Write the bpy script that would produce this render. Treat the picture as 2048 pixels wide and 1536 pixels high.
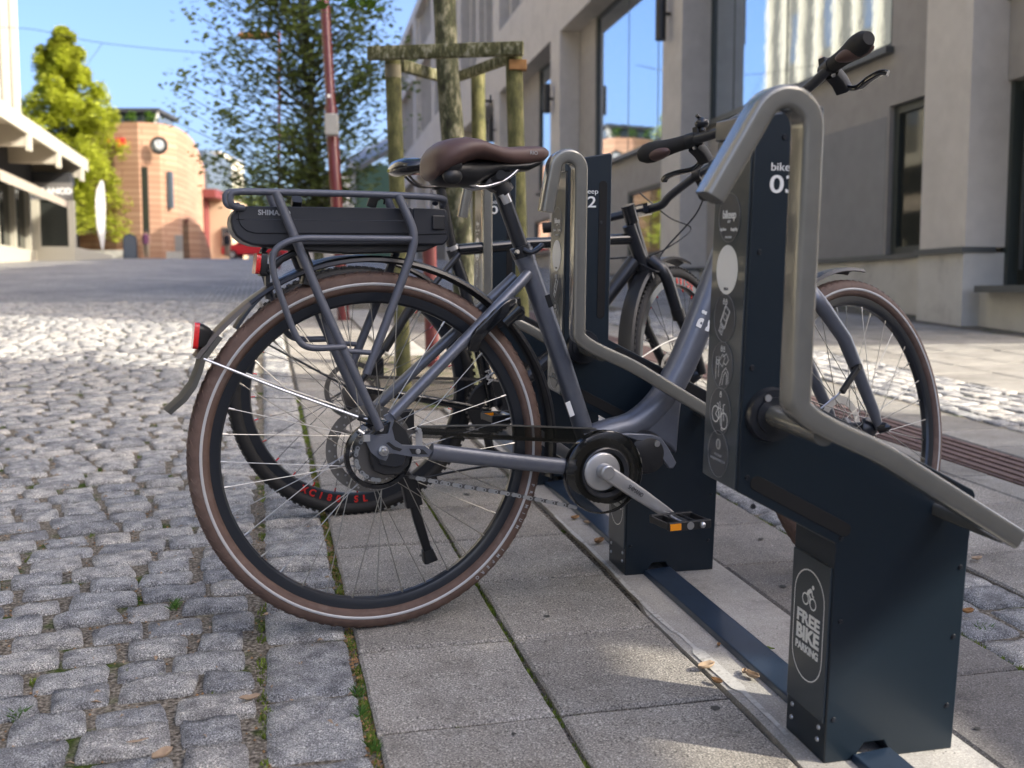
import bpy, math, random
import numpy as np
from mathutils import Matrix, Vector, noise
random.seed(7); rng = np.random.default_rng(7)
PI = math.pi; R_ = math.radians
for o in list(bpy.data.objects): bpy.data.objects.remove(o)
sc = bpy.context.scene
COL = sc.collection
# ------------------------------------------------------------------ camera
FPX, CH = 2068.0, 0.778
def cam_basis(pitch, roll):
    cp, sp = math.cos(pitch), math.sin(pitch)
    f = np.array([0, cp, -sp]); up = np.array([0, sp, cp]); r = np.array([1., 0, 0])
    c, s = math.cos(roll), math.sin(roll)
    return f, c*r + s*up, -s*r + c*up
GB = cam_basis(.14469, .0086)             # camera seen from the sloping street
TB = cam_basis(R_(4.92), 0.0)             # camera seen from the plumb world
CAMP = np.array([0, 0, CH])
cd = bpy.data.cameras.new('camera'); cam = bpy.data.objects.new('camera', cd); COL.objects.link(cam)
cd.sensor_width = 36; cd.lens = 36*FPX/2048; cd.clip_start = .02; cd.clip_end = 900
f, r, u = TB
cam.matrix_world = Matrix(((r[0], u[0], -f[0], 0), (r[1], u[1], -f[1], 0), (r[2], u[2], -f[2], CH), (0, 0, 0, 1)))
cd.dof.use_dof = True; cd.dof.focus_distance = 2.02; cd.dof.aperture_fstop = 4.6
sc.camera = cam
# ------------------------------------------------------------------ light
SUN_DIR = Vector((.94, -.34, 0)).normalized(); SUN_EL = R_(31)
w = bpy.data.worlds.new('World'); sc.world = w; w.use_nodes = True
nt = w.node_tree; bg = nt.nodes['Background']
sky = nt.nodes.new('ShaderNodeTexSky'); sky.sky_type = 'NISHITA'; sky.sun_disc = False
sky.sun_elevation = SUN_EL; sky.sun_rotation = math.atan2(SUN_DIR.x, SUN_DIR.y)
sky.air_density = .7; sky.dust_density = 6.0; sky.ozone_density = 1.8; sky.altitude = 50
hs = nt.nodes.new('ShaderNodeHueSaturation'); hs.inputs['Saturation'].default_value = 1.2; hs.inputs['Hue'].default_value = .505
nt.links.new(sky.outputs[0], hs.inputs['Color']); nt.links.new(hs.outputs[0], bg.inputs[0]); bg.inputs[1].default_value = .14
sd = bpy.data.lights.new('sun', 'SUN'); sd.energy = 2.0; sd.angle = R_(.53); sd.color = (1, .93, .80)
sun = bpy.data.objects.new('sun', sd); COL.objects.link(sun)
sv = Vector((SUN_DIR.x*math.cos(SUN_EL), SUN_DIR.y*math.cos(SUN_EL), math.sin(SUN_EL)))
sun.rotation_euler = sv.to_track_quat('Z', 'Y').to_euler(); sun.location = (20, -8, 25)
sc.view_settings.view_transform = 'Standard'; sc.view_settings.look = 'None'
sc.view_settings.exposure = 1.88; sc.view_settings.gamma = 1
sc.render.engine = 'CYCLES'
cy = sc.cycles; cy.use_denoising = True; cy.max_bounces = 8; cy.diffuse_bounces = 4; cy.glossy_bounces = 4
cy.transparent_max_bounces = 12; cy.transmission_bounces = 6; cy.caustics_reflective = False; cy.caustics_refractive = False
cy.sample_clamp_indirect = 6
try: cy.denoiser = 'OPENIMAGEDENOISE'
except Exception: pass
# ------------------------------------------------------------------ frames
MGm = np.array(GB).T; MTm = np.array(TB).T; RG = MTm @ MGm.T
G4 = Matrix.Identity(4)
for i in range(3):
    for j in range(3): G4[i][j] = RG[i, j]
tr = CAMP - RG @ CAMP
for i in range(3): G4[i][3] = tr[i]
YAW = .2364
DV = np.array([math.cos(YAW), math.sin(YAW), 0]); DU = np.array([-math.sin(YAW), math.cos(YAW), 0])
S4 = G4 @ Matrix.Rotation(YAW, 4, 'Z')    # street frame: x across the street, y up the street, z off the paving
def ray(B, x, y): return B[0]*FPX + B[1]*(x-1024) - B[2]*(y-768)
def hit(B, x, y, P0, n):
    d = ray(B, x, y); return CAMP + d*(((P0-CAMP) @ n)/(d @ n))
def suv(x, y):                            # photo pixel on the paving -> street frame
    P = hit(GB, x, y, np.zeros(3), np.array([0, 0, 1.])); return float(P @ DV), float(P @ DU)
def drop(u): return 0.0 if u < 10 else .00030*(u-10)**2
def sw(v, u, z=0):                        # street frame -> world
    return S4 @ Vector((v, u, z-drop(u)))
def ground_z(x, y):                       # world height of the paving under x, y
    n = RG @ np.array([0, 0, 1.]); p0 = RG @ (-CAMP) + CAMP
    z = p0[2] - ((x-p0[0])*n[0] + (y-p0[1])*n[1])/n[2]
    P = RG.T @ (np.array([x, y, z])-CAMP) + CAMP
    return z - drop(float(P @ DU))
# ------------------------------------------------------------------ materials
MATS = {}
def mat(name, col, rough=.6, metal=0., noise_amt=0., noise_scale=30., bump=0., bump_scale=200., coat=0., spec=None, rnd=0., dirt=None, dirt_scale=3., dirt_lo=.5, dirt_hi=.7, emit=None, trans=0., ior=1.45, bump_dist=.002, alpha=None, sheen=0):
    if name in MATS: return MATS[name]
    m = bpy.data.materials.new(name); m.use_nodes = True; N = m.node_tree.nodes; L = m.node_tree.links
    b = N['Principled BSDF']
    b.inputs['Roughness'].default_value = rough; b.inputs['Metallic'].default_value = metal
    if spec is not None: b.inputs['Specular IOR Level'].default_value = spec
    if coat: b.inputs['Coat Weight'].default_value = coat; b.inputs['Coat Roughness'].default_value = .08
    if trans: b.inputs['Transmission Weight'].default_value = trans; b.inputs['IOR'].default_value = ior
    if alpha is not None: b.inputs['Alpha'].default_value = alpha
    tc = N.new('ShaderNodeTexCoord'); out = None
    rgb = N.new('ShaderNodeRGB'); rgb.outputs[0].default_value = (*col, 1); out = rgb.outputs[0]
    if noise_amt:
        n = N.new('ShaderNodeTexNoise'); n.inputs['Scale'].default_value = noise_scale; n.inputs['Detail'].default_value = 6
        L.new(tc.outputs['Object'], n.inputs['Vector'])
        mr = N.new('ShaderNodeMapRange'); mr.inputs['From Min'].default_value = .3; mr.inputs['From Max'].default_value = .7
        mr.inputs['To Min'].default_value = 1-noise_amt; mr.inputs['To Max'].default_value = 1+noise_amt
        L.new(n.outputs['Fac'], mr.inputs['Value'])
        mx = N.new('ShaderNodeVectorMath'); mx.operation = 'SCALE'
        L.new(out, mx.inputs[0]); L.new(mr.outputs[0], mx.inputs['Scale']); out = mx.outputs[0]
    if rnd:
        oi = N.new('ShaderNodeObjectInfo'); mr = N.new('ShaderNodeMapRange')
        mr.inputs['To Min'].default_value = 1-rnd; mr.inputs['To Max'].default_value = 1+rnd
        L.new(oi.outputs['Random'], mr.inputs['Value'])
        mx = N.new('ShaderNodeVectorMath'); mx.operation = 'SCALE'
        L.new(out, mx.inputs[0]); L.new(mr.outputs[0], mx.inputs['Scale']); out = mx.outputs[0]
    if dirt:
        n = N.new('ShaderNodeTexNoise'); n.inputs['Scale'].default_value = dirt_scale; n.inputs['Detail'].default_value = 8; n.inputs['Roughness'].default_value = .65
        L.new(tc.outputs['Object'], n.inputs['Vector'])
        mr = N.new('ShaderNodeMapRange'); mr.inputs['From Min'].default_value = dirt_lo; mr.inputs['From Max'].default_value = dirt_hi
        L.new(n.outputs['Fac'], mr.inputs['Value'])
        mx = N.new('ShaderNodeMix'); mx.data_type = 'RGBA'
        L.new(mr.outputs[0], mx.inputs['Factor']); L.new(out, mx.inputs['A']); mx.inputs['B'].default_value = (*dirt, 1); out = mx.outputs['Result']
    L.new(out, b.inputs['Base Color'])
    if bump:
        n = N.new('ShaderNodeTexNoise'); n.inputs['Scale'].default_value = bump_scale; n.inputs['Detail'].default_value = 8; n.inputs['Roughness'].default_value = .6
        L.new(tc.outputs['Object'], n.inputs['Vector'])
        bp = N.new('ShaderNodeBump'); bp.inputs['Strength'].default_value = bump; bp.inputs['Distance'].default_value = bump_dist
        L.new(n.outputs['Fac'], bp.inputs['Height']); L.new(bp.outputs[0], b.inputs['Normal'])
    if emit: b.inputs['Emission Color'].default_value = (*emit[:3], 1); b.inputs['Emission Strength'].default_value = emit[3]
    MATS[name] = m; return m
def node_mat(name):
    m = bpy.data.materials.new(name); m.use_nodes = True; MATS[name] = m
    return m, m.node_tree.nodes, m.node_tree.links, m.node_tree.nodes['Principled BSDF']
def ramp(N, pts):
    r = N.new('ShaderNodeValToRGB'); e = r.color_ramp.elements
    while len(e) < len(pts): e.new(.5)
    for k, (p, c) in enumerate(pts): e[k].position = p; e[k].color = (*c, 1)
    return r
def granite(name, base, coord='Object', cells=None):
    m, N, L, b = node_mat(name); tc = N.new('ShaderNodeTexCoord'); co = tc.outputs[coord]
    oi = N.new('ShaderNodeObjectInfo'); at = N.new('ShaderNodeAttribute'); at.attribute_name = 'tint'
    ad = N.new('ShaderNodeMath'); ad.operation = 'ADD'; L.new(oi.outputs['Random'], ad.inputs[0]); L.new(at.outputs['Fac'], ad.inputs[1])
    fr = N.new('ShaderNodeMath'); fr.operation = 'FRACT'; L.new(ad.outputs[0], fr.inputs[0])
    # shift the grain per stone
    sh = N.new('ShaderNodeVectorMath'); sh.operation = 'ADD'; L.new(tc.outputs['Object'], sh.inputs[0])
    sc_ = N.new('ShaderNodeVectorMath'); sc_.operation = 'SCALE'; sc_.inputs[0].default_value = (7, 13, 3); L.new(fr.outputs[0], sc_.inputs['Scale']); L.new(sc_.outputs[0], sh.inputs[1])
    co = sh.outputs[0]
    geo = N.new('ShaderNodeNewGeometry')
    n1 = N.new('ShaderNodeTexNoise'); n1.inputs['Scale'].default_value = 420; n1.inputs['Detail'].default_value = 3; L.new(geo.outputs['Position'], n1.inputs['Vector'])
    n2 = N.new('ShaderNodeTexNoise'); n2.inputs['Scale'].default_value = 28; n2.inputs['Detail'].default_value = 6; L.new(geo.outputs['Position'], n2.inputs['Vector'])
    d = base
    r1 = ramp(N, [(.34, [c*.22 for c in d]), (.45, [c*.72 for c in d]), (.55, d), (.66, [min(.85, c*2.1) for c in d])]); L.new(n1.outputs['Fac'], r1.inputs[0])
    r2 = ramp(N, [(.30, (.50, .50, .52)), (.5, (.95, .95, .95)), (.70, (1.35, 1.33, 1.28))]); L.new(n2.outputs['Fac'], r2.inputs[0])
    mu = N.new('ShaderNodeMix'); mu.data_type = 'RGBA'; mu.blend_type = 'MULTIPLY'; mu.inputs['Factor'].default_value = 1
    L.new(r1.outputs[0], mu.inputs['A']); L.new(r2.outputs[0], mu.inputs['B'])
    r3 = ramp(N, [(0, (.70, .71, .74)), (.5, (1, 1, 1)), (1, (1.22, 1.17, 1.10))]); L.new(fr.outputs[0], r3.inputs[0])
    mu2 = N.new('ShaderNodeMix'); mu2.data_type = 'RGBA'; mu2.blend_type = 'MULTIPLY'; mu2.inputs['Factor'].default_value = 1
    L.new(mu.outputs['Result'], mu2.inputs['A']); L.new(r3.outputs[0], mu2.inputs['B'])
    L.new(mu2.outputs['Result'], b.inputs['Base Color']); b.inputs['Roughness'].default_value = .78
    n3 = N.new('ShaderNodeTexNoise'); n3.inputs['Scale'].default_value = 75; n3.inputs['Detail'].default_value = 9; n3.inputs['Roughness'].default_value = .72; L.new(geo.outputs['Position'], n3.inputs['Vector'])
    bp = N.new('ShaderNodeBump'); bp.inputs['Strength'].default_value = 1.0; bp.inputs['Distance'].default_value = .009
    L.new(n3.outputs['Fac'], bp.inputs['Height']); L.new(bp.outputs[0], b.inputs['Normal'])
    return m
granite('granite', (.385, .385, .375)); granite('granite_dark', (.13, .135, .15))
def concrete(name, base, grain=.5, stain=(.10, .095, .09)):
    m, N, L, b = node_mat(name); geo = N.new('ShaderNodeNewGeometry'); oi = N.new('ShaderNodeObjectInfo')
    P = geo.outputs['Position']
    v = N.new('ShaderNodeTexNoise'); v.inputs['Scale'].default_value = 330; v.inputs['Detail'].default_value = 2.5; L.new(P, v.inputs['Vector'])
    r1 = ramp(N, [(.30, [c*(1-grain) for c in base]), (.46, [c*.92 for c in base]), (.56, base), (.68, [c*(1+grain*1.3) for c in base])]); L.new(v.outputs['Fac'], r1.inputs[0])
    n = N.new('ShaderNodeTexNoise'); n.inputs['Scale'].default_value = 5; n.inputs['Detail'].default_value = 8; n.inputs['Roughness'].default_value = .7; L.new(P, n.inputs['Vector'])
    r2 = ramp(N, [(.30, (.55, .54, .53)), (.42, (.86, .85, .84)), (.55, (1, 1, 1)), (.72, (1.28, 1.26, 1.22))]); L.new(n.outputs['Fac'], r2.inputs[0])
    mu = N.new('ShaderNodeMix'); mu.data_type = 'RGBA'; mu.blend_type = 'MULTIPLY'; mu.inputs['Factor'].default_value = 1
    L.new(r1.outputs[0], mu.inputs['A']); L.new(r2.outputs[0], mu.inputs['B'])
    mr = N.new('ShaderNodeMapRange'); mr.inputs['To Min'].default_value = .86; mr.inputs['To Max'].default_value = 1.14; L.new(oi.outputs['Random'], mr.inputs['Value'])
    sc2 = N.new('ShaderNodeVectorMath'); sc2.operation = 'SCALE'; L.new(mu.outputs['Result'], sc2.inputs[0]); L.new(mr.outputs[0], sc2.inputs['Scale'])
    # dark pebbles
    vo = N.new('ShaderNodeTexVoronoi'); vo.inputs['Scale'].default_value = 95; L.new(P, vo.inputs['Vector'])
    r3 = ramp(N, [(.12, (1, 1, 1)), (.2, (0, 0, 0))]); L.new(vo.outputs['Distance'], r3.inputs[0])
    n4 = N.new('ShaderNodeTexNoise'); n4.inputs['Scale'].default_value = 24; L.new(P, n4.inputs['Vector'])
    r4 = ramp(N, [(.55, (0, 0, 0)), (.6, (1, 1, 1))]); L.new(n4.outputs['Fac'], r4.inputs[0])
    mm = N.new('ShaderNodeMath'); mm.operation = 'MULTIPLY'; L.new(r3.outputs[0], mm.inputs[0]); L.new(r4.outputs[0], mm.inputs[1])
    mx = N.new('ShaderNodeMix'); mx.data_type = 'RGBA'; L.new(mm.outputs[0], mx.inputs['Factor']); L.new(sc2.outputs[0], mx.inputs['A']); mx.inputs['B'].default_value = (*stain, 1)
    L.new(mx.outputs['Result'], b.inputs['Base Color']); b.inputs['Roughness'].default_value = .85
    n3 = N.new('ShaderNodeTexNoise'); n3.inputs['Scale'].default_value = 380; n3.inputs['Detail'].default_value = 4; L.new(P, n3.inputs['Vector'])
    bp = N.new('ShaderNodeBump'); bp.inputs['Strength'].default_value = .55; bp.inputs['Distance'].default_value = .0016
    L.new(n3.outputs['Fac'], bp.inputs['Height']); L.new(bp.outputs[0], b.inputs['Normal'])
    return m
concrete('slab_concrete', (.295, .275, .24), .85); concrete('slab_pale', (.25, .24, .215), .5); concrete('strip_cement', (.38, .365, .335), .25)
concrete('slab_dark', (.20, .185, .165), .65)
def soil():
    m, N, L, b = node_mat('joint_soil'); geo = N.new('ShaderNodeNewGeometry'); P = geo.outputs['Position']
    n = N.new('ShaderNodeTexNoise'); n.inputs['Scale'].default_value = 9; n.inputs['Detail'].default_value = 5; L.new(P, n.inputs['Vector'])
    n2 = N.new('ShaderNodeTexNoise'); n2.inputs['Scale'].default_value = 160; n2.inputs['Detail'].default_value = 5; L.new(P, n2.inputs['Vector'])
    a = ramp(N, [(.3, (.04, .033, .026)), (.5, (.16, .14, .11)), (.68, (.36, .32, .26))]); L.new(n2.outputs['Fac'], a.inputs[0])
    c = ramp(N, [(.3, (.02, .035, .008)), (.7, (.085, .12, .02))]); L.new(n2.outputs['Fac'], c.inputs[0])
    k = ramp(N, [(.56, (0, 0, 0)), (.66, (1, 1, 1))]); L.new(n.outputs['Fac'], k.inputs[0])
    mx = N.new('ShaderNodeMix'); mx.data_type = 'RGBA'; L.new(k.outputs[0], mx.inputs['Factor']); L.new(a.outputs[0], mx.inputs['A']); L.new(c.outputs[0], mx.inputs['B'])
    L.new(mx.outputs['Result'], b.inputs['Base Color']); b.inputs['Roughness'].default_value = 1; b.inputs['Specular IOR Level'].default_value = .1
    bp = N.new('ShaderNodeBump'); bp.inputs['Strength'].default_value = 1; bp.inputs['Distance'].default_value = .006
    L.new(n2.outputs['Fac'], bp.inputs['Height']); L.new(bp.outputs[0], b.inputs['Normal'])
soil()
def far_cobble():
    m, N, L, b = node_mat('far_cobble'); tc = N.new('ShaderNodeTexCoord'); 
    br = N.new('ShaderNodeTexBrick'); br.inputs['Scale'].default_value = 1; br.inputs['Brick Width'].default_value = .135; br.inputs['Row Height'].default_value = .09; br.inputs['Mortar Size'].default_value = .012; br.inputs['Mortar Smooth'].default_value = .3
    br.inputs['Color1'].default_value = (.30, .30, .30, 1); br.inputs['Color2'].default_value = (.46, .45, .43, 1); br.inputs['Mortar'].default_value = (.06, .055, .045, 1)
    n = N.new('ShaderNodeTexNoise'); n.inputs['Scale'].default_value = 4; L.new(tc.outputs['Object'], n.inputs['Vector'])
    ad = N.new('ShaderNodeMixRGB'); ad.blend_type = 'ADD'; ad.inputs[0].default_value = .08; L.new(tc.outputs['Object'], ad.inputs[1]); L.new(n.outputs['Color'], ad.inputs[2])
    L.new(ad.outputs[0], br.inputs['Vector'])
    nb_ = N.new('ShaderNodeTexNoise'); nb_.inputs['Scale'].default_value = .5; nb_.inputs['Detail'].default_value = 10; nb_.inputs['Roughness'].default_value = .75; L.new(tc.outputs['Object'], nb_.inputs['Vector']); rb_ = ramp(N, [(.35, (.55, .55, .56)), (.65, (1.15, 1.13, 1.08))]); L.new(nb_.outputs['Fac'], rb_.inputs[0]); mb_ = N.new('ShaderNodeMix'); mb_.data_type = 'RGBA'; mb_.blend_type = 'MULTIPLY'; mb_.inputs['Factor'].default_value = 1; L.new(br.outputs['Color'], mb_.inputs['A']); L.new(rb_.outputs[0], mb_.inputs['B'])
    L.new(mb_.outputs['Result'], b.inputs['Base Color']); b.inputs['Roughness'].default_value = .7
    bp = N.new('ShaderNodeBump'); bp.inputs['Strength'].default_value = .8; bp.inputs['Distance'].default_value = .01; bp.invert = True
    L.new(br.outputs['Fac'], bp.inputs['Height']); L.new(bp.outputs[0], b.inputs['Normal'])
far_cobble()
def brickmat():
    m, N, L, b = node_mat('brick_facade'); tc = N.new('ShaderNodeTexCoord')
    mp = N.new('ShaderNodeMapping'); L.new(tc.outputs['UV'], mp.inputs[0])
    br = N.new('ShaderNodeTexBrick'); br.inputs['Scale'].default_value = 1; br.inputs['Brick Width'].default_value = 2.4; br.inputs['Row Height'].default_value = .36; br.inputs['Mortar Size'].default_value = .035; br.inputs['Mortar Smooth'].default_value = .6
    br.inputs['Color1'].default_value = (.34, .19, .12, 1); br.inputs['Color2'].default_value = (.42, .26, .17, 1); br.inputs['Mortar'].default_value = (.20, .10, .065, 1)
    L.new(mp.outputs[0], br.inputs['Vector']); L.new(br.outputs['Color'], b.inputs['Base Color']); b.inputs['Roughness'].default_value = .9
brickmat()
def barkmat(name, c1, c2, c3, scale=1.0):
    m, N, L, b = node_mat(name); tc = N.new('ShaderNodeTexCoord'); mp = N.new('ShaderNodeMapping'); mp.inputs['Scale'].default_value = (1, 1, .45); L.new(tc.outputs['Object'], mp.inputs[0])
    n = N.new('ShaderNodeTexNoise'); n.inputs['Scale'].default_value = 26*scale; n.inputs['Detail'].default_value = 8; n.inputs['Roughness'].default_value = .7; L.new(mp.outputs[0], n.inputs['Vector'])
    r = ramp(N, [(.34, c1), (.5, c2), (.62, c3)]); L.new(n.outputs['Fac'], r.inputs[0]); L.new(r.outputs[0], b.inputs['Base Color']); b.inputs['Roughness'].default_value = .95
    bp = N.new('ShaderNodeBump'); bp.inputs['Strength'].default_value = 1; bp.inputs['Distance'].default_value = .01; L.new(n.outputs['Fac'], bp.inputs['Height']); L.new(bp.outputs[0], b.inputs['Normal'])
barkmat('bark', (.018, .017, .012), (.055, .06, .028), (.22, .21, .14)); barkmat('mossy_wood', (.035, .035, .015), (.10, .10, .035), (.17, .155, .07), .8)
barkmat('mossy_beam', (.03, .03, .015), (.09, .09, .035), (.30, .29, .20), 1.6)
mat('frame_grey', (.14, .152, .182), .36, .45, .05, 60, coat=.15)
mat('rack_grey', (.09, .098, .122), .5, .3)
mat('black_plastic', (.012, .0125, .014), .42); mat('black_satin', (.016, .018, .023), .3, 0, coat=.2)
mat('black_gloss', (.008, .009, .011), .12, 0, coat=.5); mat('pad_black', (.004, .004, .0045), .8); mat('rubber', (.014, .0135, .013), .75, 0, .2, 60, .3, 300)
mat('battery_shell', (.014, .016, .022), .4, 0, bump=.05, bump_scale=900)
mat('brown_rubber', (.118, .074, .057), .72, 0, .18, 45, .4, 500, dirt=(.19, .14, .115), dirt_scale=14, dirt_lo=.56, dirt_hi=.8)
mat('brown_leather', (.088, .049, .042), .5, 0, .08, 40, .12, 700, bump_dist=.0006); mat('reflex_band', (.46, .46, .46), .45, .2)
mat('silver', (.62, .62, .62), .28, 1, .05, 80); mat('silver_satin', (.50, .50, .50), .36, .75); mat('spoke_steel', (.40, .39, .36), .36, 1); mat('dark_steel', (.16, .15, .14), .45, .9)
mat('rotor_steel', (.24, .23, .215), .4, .9); mat('chain_inner', (.10, .10, .10), .5, .7); mat('chain_steel', (.36, .37, .37), .4, .6)
mat('rim_black', (.013, .016, .022), .3, .1, coat=.3); mat('red_reflector', (.62, .012, .010), .2, 0, coat=.6, bump=.5, bump_scale=260); mat('orange_reflector', (.85, .30, .01), .25, coat=.4)
mat('fender_black', (.02, .021, .024), .33, .2); mat('fender_bronze', (.11, .092, .078), .4, .4)
mat('flap_grey', (.055, .053, .045), .6); mat('red_print', (.55, .02, .015), .5); mat('white_print', (.80, .81, .80), .6)
mat('grey_print', (.35, .36, .37), .6); mat('smoke_plastic', (.012, .012, .009), .06, 0, alpha=.55)
mat('navy_steel', (.0075, .0155, .0245), .36, .15, .06, 8, .15, 900, coat=.1, bump_dist=.0004, dirt=(.05, .07, .09), dirt_scale=240, dirt_lo=.74, dirt_hi=.8)
mat('panel_teal', (.026, .038, .047), .3, 0, coat=.5); mat('panel_disc', (.036, .042, .052), .35, coat=.3)
mat('bronze_arm', (.23, .225, .20), .24, .5, .06, 30, coat=.5, dirt=(.26, .25, .22), dirt_scale=180, dirt_lo=.73, dirt_hi=.78)
mat('rail_blue', (.028, .048, .082), .3, .3, .12, 12, coat=.3, dirt=(.006, .008, .012), dirt_scale=150, dirt_lo=.63, dirt_hi=.66)
mat('white_paint_line', (.47, .46, .43), .85, 0, .25, 60, dirt=(.30, .29, .27), dirt_scale=60, dirt_lo=.5, dirt_hi=.6)
mat('tactile', (.125, .082, .075), .75, 0, .15, 20, .4, 300); mat('moss', (.13, .18, .02), .95, 0, .4, 60); mat('grass', (.07, .16, .02), .7, 0, .2, 20)
mat('dry_leaf', (.30, .17, .075), .8, 0, .4, 60); mat('pale_leaf', (.36, .26, .17), .8, 0, .3, 60); mat('green_leaf', (.18, .26, .02), .6, 0, .3, 80)
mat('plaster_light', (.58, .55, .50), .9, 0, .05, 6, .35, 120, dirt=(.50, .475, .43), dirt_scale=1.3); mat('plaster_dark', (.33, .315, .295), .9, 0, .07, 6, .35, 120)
mat('plaster_patch', (.25, .25, .25), .9, 0, .06, 5, .3, 120); mat('plinth', (.55, .54, .50), .85, 0, .08, 4, .2, 60, dirt=(.34, .33, .31), dirt_scale=2)
mat('metal_trim', (.10, .11, .115), .45, .4); mat('window_frame', (.045, .055, .052), .45)
mat('glass', (.58, .66, .74), .012, .92, bump=.03, bump_scale=.55, bump_dist=.05); mat('dark_glass', (.05, .055, .05), .04, .35)
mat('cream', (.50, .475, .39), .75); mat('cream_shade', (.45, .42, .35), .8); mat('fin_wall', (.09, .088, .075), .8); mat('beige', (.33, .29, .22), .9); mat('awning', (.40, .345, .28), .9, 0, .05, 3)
mat('dark_clad', (.03, .032, .036), .7); mat('sign_grey', (.16, .155, .15), .7); mat('white_cloth', (.8, .8, .78), .9)
mat('maroon', (.10, .012, .015), .38, .1, coat=.3); mat('maroon_dull', (.14, .03, .03), .6); mat('tan_wall', (.44, .32, .22), .9); mat('leaf_olive', (.19, .24, .07), .6, 0, .35, 1.2); mat('leaf_yellow', (.43, .47, .05), .65, 0, .3, .6)
mat('leaf_fresh', (.10, .19, .02), .6); mat('green_wall', (.14, .24, .16), .8); mat('grey_roof', (.25, .25, .26), .8); mat('slate_glass', (.12, .15, .19), .2, .3)
mat('red_plastic', (.6, .02, .03), .5); mat('skin', (.45, .28, .2), .6); mat('purple_cloth', (.18, .07, .14), .9); mat('dark_cloth', (.02, .02, .025), .9); mat('denim', (.35, .28, .2), .9)
mat('orange_wood', (.30, .15, .05), .8, 0, .2, 30); mat('box_grey', (.30, .30, .29), .6); mat('grate_wood', (.20, .18, .12), .9, 0, .3, 20)
for nm in ('leaf_olive', 'leaf_yellow', 'leaf_fresh', 'green_leaf'):
    b = MATS[nm].node_tree.nodes['Principled BSDF']
    N = MATS[nm].node_tree.nodes; L = MATS[nm].node_tree.links
    tl = N.new('ShaderNodeBsdfTranslucent'); ms = N.new('ShaderNodeMixShader'); ms.inputs[0].default_value = .4
    L.new(b.inputs['Base Color'].links[0].from_socket, tl.inputs[0]); L.new(b.outputs[0], ms.inputs[1]); L.new(tl.outputs[0], ms.inputs[2])
    L.new(ms.outputs[0], N['Material Output'].inputs[0])
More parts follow.
